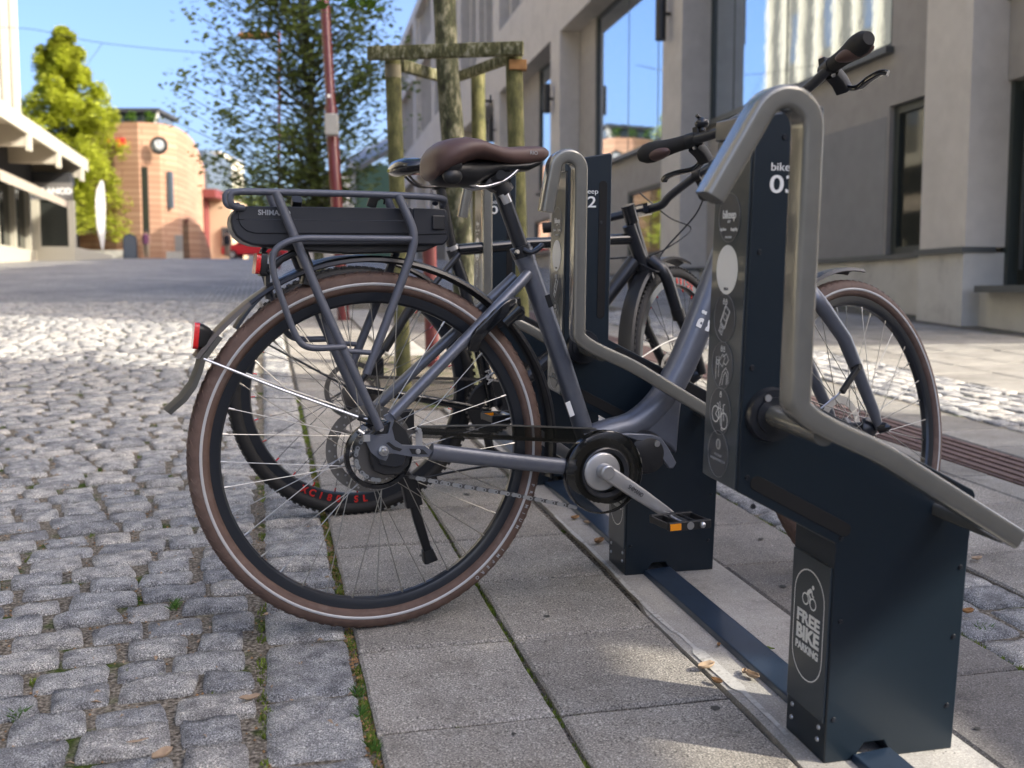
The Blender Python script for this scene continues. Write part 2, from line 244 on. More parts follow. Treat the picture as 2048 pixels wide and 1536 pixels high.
# ------------------------------------------------------------------ mesh helpers
class K:
    def __init__(s): s.v = []; s.f = []; s.uv = None
    def add(s, vs, fs):
        n = len(s.v); s.v += [tuple(map(float, p)) for p in vs]; s.f += [tuple(i+n for i in f) for f in fs]; return s
    def box(s, x0, x1, y0, y1, z0, z1, M=None):
        vs = [(x0, y0, z0), (x1, y0, z0), (x1, y1, z0), (x0, y1, z0), (x0, y0, z1), (x1, y0, z1), (x1, y1, z1), (x0, y1, z1)]
        if M is not None: vs = [tuple(M @ Vector(p)) for p in vs]
        return s.add(vs, [(0, 3, 2, 1), (4, 5, 6, 7), (0, 1, 5, 4), (1, 2, 6, 5), (2, 3, 7, 6), (3, 0, 4, 7)])
    def sweep(s, path, prof, closed=False, up=(0, 1, 0), cap=True, scales=None):
        """prof: list of (a,b); a along the in-plane normal, b along 'up'"""
        P = [Vector(p) for p in path]; n = len(P); up = Vector(up); m = len(prof); vs = []
        prevN = None
        for i in range(n):
            if closed: t = P[(i+1) % n]-P[i-1]
            else: t = P[min(i+1, n-1)]-P[max(i-1, 0)]
            t.normalize(); uu = up
            if abs(t.dot(uu)) > .97: uu = Vector((1, 0, 0)) if abs(t.x) < .9 else Vector((0, 0, 1))
            a = t.cross(uu).normalized(); b = a.cross(t).normalized()
            if prevN is not None and a.dot(prevN) < 0 and not (closed): a, b = -a, -b
            prevN = a
            k = scales[i] if scales else 1
            for (pa, pb) in prof: vs.append(P[i]+a*(pa*k)+b*(pb*k))
        fs = []
        for i in range(n if closed else n-1):
            for j in range(m):
                a0 = i*m+j; a1 = i*m+(j+1) % m; b0 = ((i+1) % n)*m+j; b1 = ((i+1) % n)*m+(j+1) % m
                fs.append((a0, a1, b1, b0))
        if cap and not closed: fs.append(tuple(range(m))[::-1]); fs.append(tuple((n-1)*m+j for j in range(m)))
        return s.add(vs, fs)
    def tube(s, path, r, n=10, closed=False, up=(0, 1, 0), scales=None, ry=None):
        ry = ry or r
        return s.sweep(path, [(r*math.cos(2*PI*k/n), ry*math.sin(2*PI*k/n)) for k in range(n)], closed, up, True, scales)
    def cyl(s, p0, p1, r, n=16, r1=None):
        p0 = Vector(p0); p1 = Vector(p1); t = (p1-p0).normalized(); uu = Vector((0, 0, 1)) if abs(t.z) < .9 else Vector((1, 0, 0))
        a = t.cross(uu).normalized(); b = t.cross(a); r1 = r if r1 is None else r1
        vs = [p0+a*(r*math.cos(2*PI*k/n))+b*(r*math.sin(2*PI*k/n)) for k in range(n)]+[p1+a*(r1*math.cos(2*PI*k/n))+b*(r1*math.sin(2*PI*k/n)) for k in range(n)]
        return s.add(vs, [(k, k+n, (k+1) % n+n, (k+1) % n) for k in range(n)]+[tuple(range(n)), tuple(range(n, 2*n))[::-1]])
    def lathe(s, prof, n=48, c=(0, 0, 0), closed=False, a0=0, a1=2*PI):
        """profile (R, w) turned about the y axis"""
        m = len(prof); full = abs(a1-a0-2*PI) < 1e-6; k = n if full else n+1; vs = []
        for i in range(k):
            t = a0+(a1-a0)*i/n
            for (R, w) in prof: vs.append((c[0]+R*math.cos(t), c[1]+w, c[2]+R*math.sin(t)))
        fs = []
        for i in range(n):
            i2 = (i+1) % k
            for j in range(m if closed else m-1): fs.append((i*m+j, i2*m+j, i2*m+(j+1) % m, i*m+(j+1) % m))
        return s.add(vs, fs)
    def prism(s, poly, y0, y1):               # polygon in x,z pushed along y
        n = len(poly); vs = [(x, y0, z) for x, z in poly]+[(x, y1, z) for x, z in poly]
        return s.add(vs, [tuple(range(n)), tuple(range(n, 2*n))[::-1]]+[(k, k+n, (k+1) % n+n, (k+1) % n) for k in range(n)])
    def ball(s, c, rx, ry=None, rz=None, n=10):
        ry = ry or rx; rz = rz or rx; vs = []; fs = []
        for i in range(1, n):
            for j in range(2*n): vs.append((c[0]+rx*math.sin(PI*i/n)*math.cos(PI*j/n), c[1]+ry*math.sin(PI*i/n)*math.sin(PI*j/n), c[2]+rz*math.cos(PI*i/n)))
        top = len(vs); vs += [(c[0], c[1], c[2]+rz), (c[0], c[1], c[2]-rz)]
        for i in range(n-2):
            for j in range(2*n): fs.append((i*2*n+j, (i+1)*2*n+j, (i+1)*2*n+(j+1) % (2*n), i*2*n+(j+1) % (2*n)))
        for j in range(2*n): fs.append((top, j, (j+1) % (2*n))); fs.append((top+1, (n-2)*2*n+(j+1) % (2*n), (n-2)*2*n+j))
        return s.add(vs, fs)
    def mesh(s, name, m, smooth=True, sharp=40):
        me = bpy.data.meshes.new(name); me.from_pydata(s.v, [], s.f); me.materials.append(MATS[m]); me.update()
        if smooth:
            me.shade_smooth()
            try: me.set_sharp_from_angle(angle=R_(sharp))
            except Exception: pass
        return me
def tag(o, label=None, cat=None, group=None, kind=None):
    if label: o['label'] = label
    if cat: o['category'] = cat
    if group: o['group'] = group
    if kind: o['kind'] = kind
    return o
def put(name, me, parent=None, M=None, bevel=0):
    o = bpy.data.objects.new(name, me); COL.objects.link(o)
    if parent is not None: o.parent = parent
    if M is not None: o.matrix_local = M
    if bevel:
        b = o.modifiers.new('bevel', 'BEVEL'); b.width = bevel; b.segments = 2; b.limit_method = 'ANGLE'; b.angle_limit = R_(35)
        b.harden_normals = False
    return o
def part(name, k, m, parent=None, M=None, smooth=True, bevel=0, sharp=40): return put(name, k.mesh(name, m, smooth, sharp), parent, M, bevel)
def thing(name, M, label, cat, group=None):
    o = bpy.data.objects.new(name, None); COL.objects.link(o); o.empty_display_size = .1; o.matrix_world = M
    return tag(o, label, cat, group)
def rr(hw, hh, rad, n=3):                  # rounded rectangle profile
    out = []
    for cx, cy_, a in ((hw-rad, hh-rad, 0), (-hw+rad, hh-rad, PI/2), (-hw+rad, -hh+rad, PI), (hw-rad, -hh+rad, 1.5*PI)):
        for k in range(n+1): t = a+PI/2*k/n; out.append((cx+rad*math.cos(t), cy_+rad*math.sin(t)))
    return out
def spline(pts, per=6, closed=False):
    P = [np.array(p, float) for p in pts]; n = len(P); out = []
    for i in range(n if closed else n-1):
        if closed: a, b, c, d = P[i-1], P[i], P[(i+1) % n], P[(i+2) % n]
        else: a, b, c, d = P[max(i-1, 0)], P[i], P[i+1], P[min(i+2, n-1)]
        for k in range(per):
            t = k/per; out.append(tuple(.5*((2*b)+(-a+c)*t+(2*a-5*b+4*c-d)*t*t+(-a+3*b-3*c+d)*t**3)))
    if not closed: out.append(tuple(P[-1]))
    return out
def bend(pts, rad=.03, n=6):               # polyline with rounded corners
    P = [Vector(p) for p in pts]; out = [tuple(P[0])]
    for i in range(1, len(P)-1):
        a = (P[i-1]-P[i]); b = (P[i+1]-P[i]); r = rad[i-1] if isinstance(rad, (list, tuple)) else rad
        ra = min(r, a.length*.48); rb = min(r, b.length*.48); A = P[i]+a.normalized()*ra; B = P[i]+b.normalized()*rb
        for k in range(n+1): t = k/n; out.append(tuple(A*(1-t)**2+P[i]*(2*t*(1-t))+B*t*t))
    out.append(tuple(P[-1])); return out
def text(s, size, m, parent, M, name='lettering', bold=0.0, width=None, depth=.0003, align='CENTER'):
    c = bpy.data.curves.new('t', 'FONT'); c.body = s; c.size = size; c.align_x = align; c.align_y = 'CENTER'; c.extrude = depth; c.offset = bold*size; c.resolution_u = 5
    o = bpy.data.objects.new('t', c); me = bpy.data.meshes.new_from_object(o); bpy.data.objects.remove(o); bpy.data.curves.remove(c)
    if width and len(me.vertices):
        co = np.zeros(len(me.vertices)*3); me.vertices.foreach_get('co', co); co = co.reshape(-1, 3); k = width/max(1e-6, np.ptp(co[:, 0])); co[:, 0] *= k; me.vertices.foreach_set('co', co.ravel())
    me.materials.clear(); me.materials.append(MATS[m]); me.name = name
    return put(name, me, parent, M)
def axes(o, x, y):                          # matrix with local x,y axes (z = x cross y)
    x = Vector(x).normalized(); z = x.cross(Vector(y)).normalized(); y = z.cross(x)
    return Matrix(((x.x, y.x, z.x, o[0]), (x.y, y.y, z.y, o[1]), (x.z, y.z, z.z, o[2]), (0, 0, 0, 1)))
# ================================================================== GROUND
far = K(); us = [-60, -20, 0, 4, 8, 10]+[12+3*i for i in range(30)]+[110, 130, 160, 220, 300]; vsx = [-200, -60, -25, -10, -4, 0, 4, 8, 20, 60, 200]
for uu in us:
    for vv in vsx: far.v.append((vv, uu, -.021-min(drop(uu), 3+.02*uu)))
for i in range(len(us)-1):
    for j in range(len(vsx)-1): a = i*len(vsx)+j; far.f.append((a, a+1, a+1+len(vsx), a+len(vsx)))
street = tag(part('street', far, 'far_cobble', M=S4, smooth=False), kind='structure')
bed = K(); bed.add([(-.9, -1.5, -.0115), (6.6, -1.5, -.0115), (7, 12, -.0115), (-4.2, 12, -.0115)], [(0, 1, 2, 3)])
tag(part('joint_bed', bed, 'joint_soil', M=S4, smooth=False), kind='structure')

def stone_mesh(seed, n=7, irregular=.10, name='cobblestone', m='granite', dome=.009, rough=.0038, sq=12.0):
    r = np.random.default_rng(seed); g = np.linspace(-1, 1, n); g = np.sign(g)*np.abs(g)**.72; g[1:-1] = np.sign(g[1:-1])*np.minimum(np.abs(g[1:-1]), .93); g[1] = -.93; g[-2] = .93; vs = []; fs = []
    cx = r.uniform(-irregular, irregular, (2, 2)); cyy = r.uniform(-irregular, irregular, (2, 2)); ph = r.uniform(0, 100)
    def warp(a, b):
        # squircle outline, warped corners
        k = (abs(a)**sq+abs(b)**sq)**(1/sq); mx = max(abs(a), abs(b)); s_ = 1 if k == 0 else mx/k
        x, y = a*s_, b*s_
        wa, wb = (x+1)/2, (y+1)/2
        x2 = x+(cx[0, 0]*(1-wa)*(1-wb)+cx[1, 0]*wa*(1-wb)+cx[0, 1]*(1-wa)*wb+cx[1, 1]*wa*wb)
        y2 = y+(cyy[0, 0]*(1-wa)*(1-wb)+cyy[1, 0]*wa*(1-wb)+cyy[0, 1]*(1-wa)*wb+cyy[1, 1]*wa*wb)
        e = .012*noise.noise(Vector((x*2.6+ph, y*2.6, 0)))
        return x2*(1+e), y2*(1+e)
    for j in range(n):
        for i in range(n):
            a, b = g[i], g[j]; x, y = warp(a, b); rr_ = max(abs(a), abs(b))
            z = (-dome if rr_ > .99 else -.0025*rr_**4)+rough*1.3*noise.noise(Vector((x*1.8+ph, y*1.8, 5)))+rough*.9*noise.noise(Vector((x*4.3+ph, y*4.3, 9)))
            vs.append((x*.5, y*.5, z))
    ring = [j for j in range(n)]+[j*n+n-1 for j in range(1, n)]+[(n-1)*n+i for i in range(n-2, -1, -1)]+[j*n for j in range(n-2, 0, -1)]
    for j in range(n-1):
        for i in range(n-1): a = j*n+i; fs.append((a, a+1, a+n+1, a+n))
    base = len(vs)
    for q in ring: x, y, z = vs[q]; vs.append((x*1.0, y*1.0, -.034))
    L = len(ring)
    for k in range(L): fs.append((ring[k], base+k, base+(k+1) % L, ring[(k+1) % L]))
    return np.array(vs), fs
def to_mesh(name, vs, fs, m, tint=None):
    me = bpy.data.meshes.new(name); me.from_pydata([tuple(v) for v in vs], [], fs); me.materials.append(MATS[m]); me.update(); me.shade_smooth()
    try: me.set_sharp_from_angle(angle=R_(65))
    except Exception: pass
    if tint is not None:
        at = me.attributes.new('tint', 'FLOAT', 'POINT'); at.data.foreach_set('value', tint)
    return me
NV = 20
VAR = [stone_mesh(k, 8) for k in range(NV)]; VARM = [to_mesh('cobblestone', v, f_, 'granite') for v, f_ in VAR]
VARLO = [stone_mesh(k+50, 4) for k in range(12)]
class Field:                                # stones: the nearest as parts, the rest joined
    def __init__(s, parent): s.p = parent; s.L = []
    def add(s, v, u, ang, lx, ly, z=0, tx=0, ty=0): s.L.append((v, u, ang, lx, ly, z, tx, ty))
    def build(s, n_near, name, keep=lambda v, u: True, stuffname='cobbles_beyond'):
        L = sorted(s.L, key=lambda q: q[1]+.15*abs(q[0]) if keep(q[0], q[1]) else 99); near = L[:n_near]; rest = L[n_near:]
        for q in near:
            v, u, a, lx, ly, z, tx, ty = q; o = bpy.data.objects.new(name, VARM[random.randrange(NV)]); COL.objects.link(o); o.parent = s.p
            o.matrix_local = Matrix.Translation((v, u, z)) @ Matrix.Rotation(a+random.choice((0, PI)), 4, 'Z') @ Matrix.Rotation(tx, 4, 'X') @ Matrix.Rotation(ty, 4, 'Y') @ Matrix.Diagonal((lx, ly, 1, 1))
        if rest:
            VS = []; FS = []; T = []; off = 0
            for q in rest:
                v, u, a, lx, ly, z, tx, ty = q; V0, F0 = (VARLO[random.randrange(12)] if u > 4 else VAR[random.randrange(NV)])
                P = V0*np.array([lx, ly, 1]); c, s_ = math.cos(a), math.sin(a)
                Z = P[:, 2]+P[:, 1]*math.sin(tx)-P[:, 0]*math.sin(ty)+z
                VS.append(np.stack([P[:, 0]*c-P[:, 1]*s_+v, P[:, 0]*s_+P[:, 1]*c+u, Z], 1)); FS += [tuple(i+off for i in f_) for f_ in F0]; T += [random.random()]*len(V0); off += len(V0)
            tag(put(stuffname, to_mesh(stuffname, np.concatenate(VS), FS, 'granite', T), s.p), kind='stuff')
# carriageway setts laid in arcs
fld = Field(street)
def arc(t, Rr=2.5, hw=1.75):
    k = round(t/(2*hw)); d = t-2*hw*k; c = Rr-math.sqrt(Rr*Rr-d*d); sl = d/math.sqrt(Rr*Rr-d*d); return c, sl
PITCH = .098; j = 0; u0 = .75
while u0 < 13:
    t = random.uniform(-.0, .03)
    while True:
        wd = random.uniform(.098, .165); tc_ = t+wd/2; c, sl = arc(tc_); ang = math.atan(sl); step = wd*math.cos(ang)
        tc_ = t+step/2; c, sl = arc(tc_); v = -.024-tc_; u = u0-c
        if v < -.85-.235*max(u, 0): break
        if u > .9 and u < 12.0:
            dep = PITCH*math.cos(math.atan(sl))
            fld.add(v+random.uniform(-.003, .003), u+random.uniform(-.006, .006), math.atan(sl)+random.gauss(0, .035), wd-random.uniform(.009, .018)-(.014 if random.random() < .12 else 0), dep-random.uniform(.008, .016), random.uniform(-.006, .004), random.uniform(-.05, .05), random.uniform(-.04, .04))
        t += step
    u0 += PITCH*random.uniform(.93, 1.07)
fld.build(285, 'cobblestone', lambda v, u: v > -.62-.19*u)
# the row of larger edge stones
big = [stone_mesh(200+k, 10, .045, dome=.012, rough=.006, sq=14) for k in range(8)]; bigm = [to_mesh('edge_stone', v, f_, 'granite') for v, f_ in big]
edges = [.9, 1.12, 1.32, 1.475, 1.70, 1.945, 2.125, 2.25]; x = 2.25
while x < 9.5: x += random.uniform(.085, .15); edges.append(x)
while x < 12: x += .13; edges.append(x)
for i in range(len(edges)-1):
    a, b = edges[i], edges[i+1]; o = bpy.data.objects.new('edge_stone', bigm[i % 8]); COL.objects.link(o); o.parent = street
    wv = .155 if b < 2.0 else .15; o.matrix_local = Matrix.Translation((.063, (a+b)/2, random.uniform(-.004, .004))) @ Matrix.Rotation(random.uniform(-.03, .03), 4, 'Z') @ Matrix.Diagonal((wv+.002, (b-a)-.012, 1.0, 1))
# concrete slabs
def slab_mesh(lx, ly, seed):
    r = np.random.default_rng(seed); k = K(); n = 5; ch = .005; ring = []
    def rect(hx, hy, z, jit):
        out = []
        for (ax, ay, bx, by) in ((-hx, -hy, hx, -hy), (hx, -hy, hx, hy), (hx, hy, -hx, hy), (-hx, hy, -hx, -hy)):
            for i in range(n): t = i/n; out.append((ax+(bx-ax)*t+r.uniform(-jit, jit), ay+(by-ay)*t+r.uniform(-jit, jit), z))
        return out
    a = rect(lx/2, ly/2, -.045, 0); b = rect(lx/2, ly/2, -.005, .0012); c = rect(lx/2-ch, ly/2-ch, 0, .0014); m = 4*n
    k.v = a+b+c; k.f = [(i, (i+1) % m, m+(i+1) % m, m+i) for i in range(m)]+[(m+i, m+(i+1) % m, 2*m+(i+1) % m, 2*m+i) for i in range(m)]+[tuple(range(2*m, 3*m))]
    return k
pv = K(); pv.add([(.15, -1.4, -.03), (6.6, -1.4, -.03), (6.6, 12, -.03), (.15, 12, -.03)], [(0, 1, 2, 3)])
pavement = tag(part('pavement', pv, 'joint_soil', M=S4, smooth=False), kind='structure')
SL = {}
def slab(v0, v1, u0, u1, m, gap=.009, name='paving_slab'):
    key = (round(v1-v0, 3), round(u1-u0, 3), m)
    if key not in SL: SL[key] = [slab_mesh(v1-v0-gap, u1-u0-gap, 900+len(SL)*3+q).mesh(name, m, True, 30) for q in range(3)]
    o = bpy.data.objects.new(name, random.choice(SL[key])); COL.objects.link(o); o.parent = pavement
    o.matrix_local = Matrix.Translation(((v0+v1)/2, (u0+u1)/2, random.uniform(-.0015, .0015))) @ Matrix.Rotation(random.uniform(-.004, .004), 4, 'X') @ Matrix.Rotation(random.uniform(-.004, .004), 4, 'Y')
UJ = [1.531+.3285*k for k in range(-3, 32)]
def slabcol(v0, v1, m, umin=.5, umax=12, off=0, skip=None, gap=.009):
    for a, b in zip(UJ[:-1], UJ[1:]):
        a += off; b += off
        if b < umin or a > umax or (skip and skip(a, b)): continue
        slab(v0, v1, a, b, m, gap)
pit = lambda a, b: a > 4.45 and b < 6.6
slabcol(.152, .452, 'slab_concrete', gap=.010); slabcol(.452, .757, 'slab_concrete', skip=pit)
slabcol(1.045, 1.335, 'slab_dark', umax=10, skip=lambda a, b: pit(a, b)); slabcol(1.61, 1.905, 'slab_concrete', umax=10, off=-.05); slabcol(1.905, 2.2, 'slab_concrete', umax=10, off=.04)
slabcol(2.2, 2.33, 'slab_pale', umax=8, off=.04); slabcol(2.62, 2.95, 'slab_pale', umin=1.8, umax=10, off=.1)
for q in range(5): slabcol(3.7+.42*q, 3.7+.42*(q+1), 'slab_pale', umin=2.5, umax=11.5, off=.03*(q % 3))
fld2 = Field(pavement)
for cv in (1.405, 1.54):
    u = 1.0
    while u < 9:
        l = random.uniform(.10, .16)
        if not (cv < 1.45 and False): fld2.add(cv+random.uniform(-.006, .006), u+l/2, random.uniform(-.12, .12), .128, l-.006, random.uniform(-.007, .002), random.uniform(-.05, .05), random.uniform(-.05, .05))
        u += l
for cv in np.arange(3.0, 3.7, .105):
    u = 2.2
    while u < 10: l = random.uniform(.10, .15); fld2.add(cv+.05, u+l/2, random.uniform(-.15, .15), .098, l-.01, random.uniform(-.006, .003), random.uniform(-.04, .04), random.uniform(-.04, .04)); u += l
fld2.build(14, 'cobblestone', lambda v, u: v < 1.7 and u > 1.45, 'cobble_band')
# ribbed brown guide strip
tk = K()
for a in np.arange(1.6, 10.4, .30):
    tk.box(2.34, 2.61, a+.004, a+.296, -.03, -.001)
    for r_ in range(5): tk.box(2.355+.052*r_, 2.382+.052*r_, a+.004, a+.296, -.002, .0045)
tagme = part('guide_strip', tk, 'tactile', pavement, smooth=False)
# cement strip that carries the stands, overlapping the slabs on its left
cs = K(); n = 90; L_ = []; Rr = []
for i in range(n+1):
    uu = .6+i*.11; e = .012*noise.noise(Vector((uu*2.3, 0, 0)))+.004*noise.noise(Vector((uu*9, 3, 0))); L_.append((.757+e+(.018 if uu > 2 else 0), uu)); Rr.append((1.042+.003*noise.noise(Vector((uu*3, 7, 0))), uu))
for (a, b), (c, d) in zip(L_, Rr): cs.v += [(a-.002, b, -.03), (a, b, .0015), (a+.012, b, .0035), (c-.004, d, .0035), (c, d, .001), (c, d, -.03)]
for i in range(n):
    for q in range(5): a = i*6+q; cs.f.append((a, a+1, a+7, a+6))
part('cement_strip', cs, 'strip_cement', pavement, sharp=60)
wp = K(); segs = [(1.30, 1.62, .010), (1.64, 1.80, .020), (1.80, 2.02, .010), (2.02, 2.5, .006)]
pts = []; 
for i in range(60):
    uu = 1.38+i*.022; wd = .006+.010*abs(noise.noise(Vector((uu*5, 1, 1))))+(.014 if 1.55 < uu < 1.72 else 0); vv = .772+.012*noise.noise(Vector((uu*2.3, 0, 0)))+(.006 if uu < 1.8 else 0); pts.append((vv-wd*.7, vv+wd*.5, uu))
for a, b, uu in pts: wp.v += [(a, uu, .0046 if a > .77 else .0046), (b, uu, .0052)]
for i in range(59): wp.f.append((2*i, 2*i+1, 2*i+3, 2*i+2))
part('paint_smear', wp, 'white_paint_line', pavement)
# raised blue channel joining the stands
rk = K()
def rail(k, a, b):
    prof = [(.835, .0036), (.838, .014), (.899, .019), (.902, .0036)]
    vs = [(x_, a, z_) for x_, z_ in prof]+[(x_, b, z_) for x_, z_ in prof]; k.add(vs, [(0, 1, 5, 4), (1, 2, 6, 5), (2, 3, 7, 6), (0, 3, 2, 1), (4, 5, 6, 7)])
for i, (a, b) in enumerate(((.45, 1.287), (1.405, 2.158), (2.276, 3.029), (3.147, 4.2))):
    kk = K(); kk.v = []; rail(kk, a, b)
    lab = ['dark blue floor channel running forward from the foot of stand 03', 'speckled blue floor channel between the feet of stands 03 and 02', 'wet pale blue floor channel between the feet of stands 02 and 01', 'blue floor channel behind stand 01 near the tree'][i]
    o = part('floor_channel', kk, 'rail_blue', M=S4, smooth=False, bevel=.002); tag(o, lab, 'floor channel', 'blue channels joining the bike stands')
# screw head + coin-like spot on the slab
sp = K(); sp.add([(.26+.012*math.cos(t)*1.4, 1.375+.012*math.sin(t), .0012) for t in np.linspace(0, 2*PI, 20)[:-1]], [tuple(range(19))]); part('gum_spot', sp, 'white_print', pavement, smooth=False)
gm = K()
for _ in range(46):
    v = random.choice((random.uniform(.17, .74), random.uniform(1.06, 1.32), random.uniform(1.65, 2.2))); u = random.uniform(1.1, 5.5); s_ = random.uniform(.004, .011); n0 = 9
    gm.add([(v+s_*math.cos(a)*random.uniform(.7, 1.1), u+s_*math.sin(a)*random.uniform(.7, 1.1), .0021) for a in np.linspace(0, 2*PI, n0+1)[:-1]], [tuple(range(n0))])
tag(part('gum_marks', gm, 'flap_grey', M=S4, smooth=False), kind='stuff')
# ---- moss, grass, leaves
def blades(name, spots, m, h, wdt, n, lean=.6, up=True):
    k = K()
    for (v, u, rad) in spots:
        for _ in range(n):
            a = random.uniform(0, 2*PI); rr_ = rad*math.sqrt(random.random()); x, y = v+rr_*math.cos(a)*.5, u+rr_*math.sin(a); hh = h*random.uniform(.4, 1.2); d = random.uniform(0, 2*PI); l = hh*lean*random.random(); ww = wdt*random.uniform(.6, 1.2)
            px, py = math.cos(d+PI/2)*ww, math.sin(d+PI/2)*ww; z0 = -.014
            k.add([(x-px, y-py, z0), (x+px, y+py, z0), (x+l*.4*math.cos(d)+px*.6, y+l*.4*math.sin(d)+py*.6, z0+hh*.6), (x+l*math.cos(d), y+l*math.sin(d), z0+hh)], [(0, 1, 2), (0, 2, 3)])
    o = part(name, k, m, M=S4, smooth=False); return tag(o, kind='stuff')
spots = []
for (v, u0_, u1_, dens) in ((.149, 1.3, 5, 30), (.452, 1.3, 5, 26), (-.017, 1.2, 4, 8), (1.34, 1.3, 4, 18)):
    for _ in range(int((u1_-u0_)*dens*1.5)): spots.append((v+random.uniform(-.004, .004), random.uniform(u0_, u1_), .02))
for _ in range(60): spots.append((random.uniform(-1, 0), random.uniform(1.2, 4), .015))
for uj in UJ[3:9]:
    for _ in range(5): spots.append((random.uniform(.15, .75), uj, .012))
blades('moss_tufts', spots, 'moss', .010, .0022, 34, .8)
gs = [(.135, 1.62, .02), (.14, 1.70, .02), (.15, 1.38, .02), (-.30, 1.38, .03), (-.03, 1.30, .02), (-.14, 1.42, .02), (-.45, 1.24, .04), (-.41, 1.73, .015), (-.2, 2.2, .02), (.15, 1.5, .015), (1.40, 1.72, .02)]
gs += [(random.uniform(.5, 1.2), random.uniform(4.5, 6.4), .06) for _ in range(30)]
blades('grass_tufts', gs, 'grass', .021, .0010, 44, 1.2)
gv = K()
for _ in range(2600):
    if random.random() < .5: v = .149+random.gauss(0, .008); u = random.uniform(1.2, 3.4)
    else: v = random.uniform(-.8, .0); u = random.uniform(1.1, 3.2)
    s_ = random.uniform(.0012, .0035); z = -.010; x_, y_, z_ = v, u, z
    gv.add([(x_-s_, y_, z_), (x_, y_-s_, z_), (x_+s_, y_, z_), (x_, y_+s_, z_), (x_, y_, z_+s_)], [(0, 1, 4), (1, 2, 4), (2, 3, 4), (3, 0, 4)])
tag(part('joint_gravel', gv, 'dry_leaf', M=S4, smooth=False), kind='stuff')
lv = K()
for _ in range(520):
    v = random.uniform(-.9, .16); u = random.uniform(1.1, 4.5); q = random.uniform(0, 6.28); s_ = random.uniform(.004, .011); z = random.uniform(-.012, -.003)
    c, s2 = math.cos(q), math.sin(q)
    lv.add([(v-s_*c, u-s_*s2, z), (v+s_*.4*s2, u-s_*.4*c, z+.003), (v+s_*c, u+s_*s2, z+.001), (v-s_*.4*s2, u+s_*.4*c, z+.005)], [(0, 1, 2, 3)])
tag(part('leaf_litter', lv, 'pale_leaf', M=S4, smooth=False), kind='stuff')
def curled_leaf(px, py, size, m, label, curl=.5, rot=0, z=.006):
    v, u = suv(px, py); k = K(); n = 7; r = random.Random(px)
    for j in range(n):
        t = -1+2*j/(n-1); hw = .42*(1-t*t)**.6+.02
        for i in range(5):
            s_ = -1+i/2; a = s_*curl*1.6
            k.v.append((t*size, math.sin(a)*hw*size, (1-math.cos(a))*hw*size*.9+abs(t)**2*curl*.35*size+r.uniform(-.05, .05)*size))
    for j in range(n-1):
        for i in range(4): a = j*5+i; k.f.append((a, a+1, a+6, a+5))
    o = part('fallen_leaf', k, m, M=S4 @ Matrix.Translation((v, u, z)) @ Matrix.Rotation(rot, 4, 'Z'), smooth=True, sharp=80)
    sm = o.modifiers.new('s', 'SOLIDIFY'); sm.thickness = .0008; tag(o, label, 'leaf', 'fallen leaves on the paving')
for a in [(1412, 1343, .020, 'pale_leaf', 'curled brown leaf on the white smear beside the strip', 1.1, .3), (1488, 1352, .011, 'pale_leaf', 'small tan leaf crumpled against its bigger neighbour by the blue channel', 1.2, 1), (1503, 1362, .017, 'pale_leaf', 'round crumpled tan leaf at the edge of the blue channel', 1.3, 2),
          (1527, 1303, .021, 'green_leaf', 'yellow green leaf lying right of the blue channel', .5, 2.4), (1433, 1372, .013, 'dry_leaf', 'narrow curled leaf in the joint left of the strip', 1.2, 2.0), (1437, 1297, .008, 'dry_leaf', 'tiny dark leaf touching the left edge of the channel', 1.1, 1),
          (1150, 1042, .016, 'dry_leaf', 'golden brown leaf left in the group under the chain guard', 1.2, .4), (1168, 1038, .014, 'pale_leaf', 'pale leaf middle of the group under the chain guard', 1.1, 1.4), (1176, 1052, .014, 'pale_leaf', 'light curled leaf lowest of the group under the chain guard', 1.2, 2.6), (1198, 1090, .020, 'dry_leaf', 'dark brown leaf at the foot of stand 02', 1.2, .6),
          (275, 1490, .016, 'pale_leaf', 'flat tan leaf on a sett near the bottom edge', .3, .2), (500, 1405, .018, 'pale_leaf', 'pale leaf caught between setts beside the big edge stones', .8, .2), (325, 1522, .02, 'pale_leaf', 'crumpled leaf at the very bottom between setts', 1.1, .8), (1935, 1232, .016, 'orange_wood', 'orange leaf curled on the cobbles right of stand 03', 1.3, .1), (1953, 1124, .018, 'pale_leaf', 'thin pale leaf on the slab right of stand 03', .9, .2)]:
    curled_leaf(a[0], a[1], a[2], a[3], a[4], a[5], a[6])
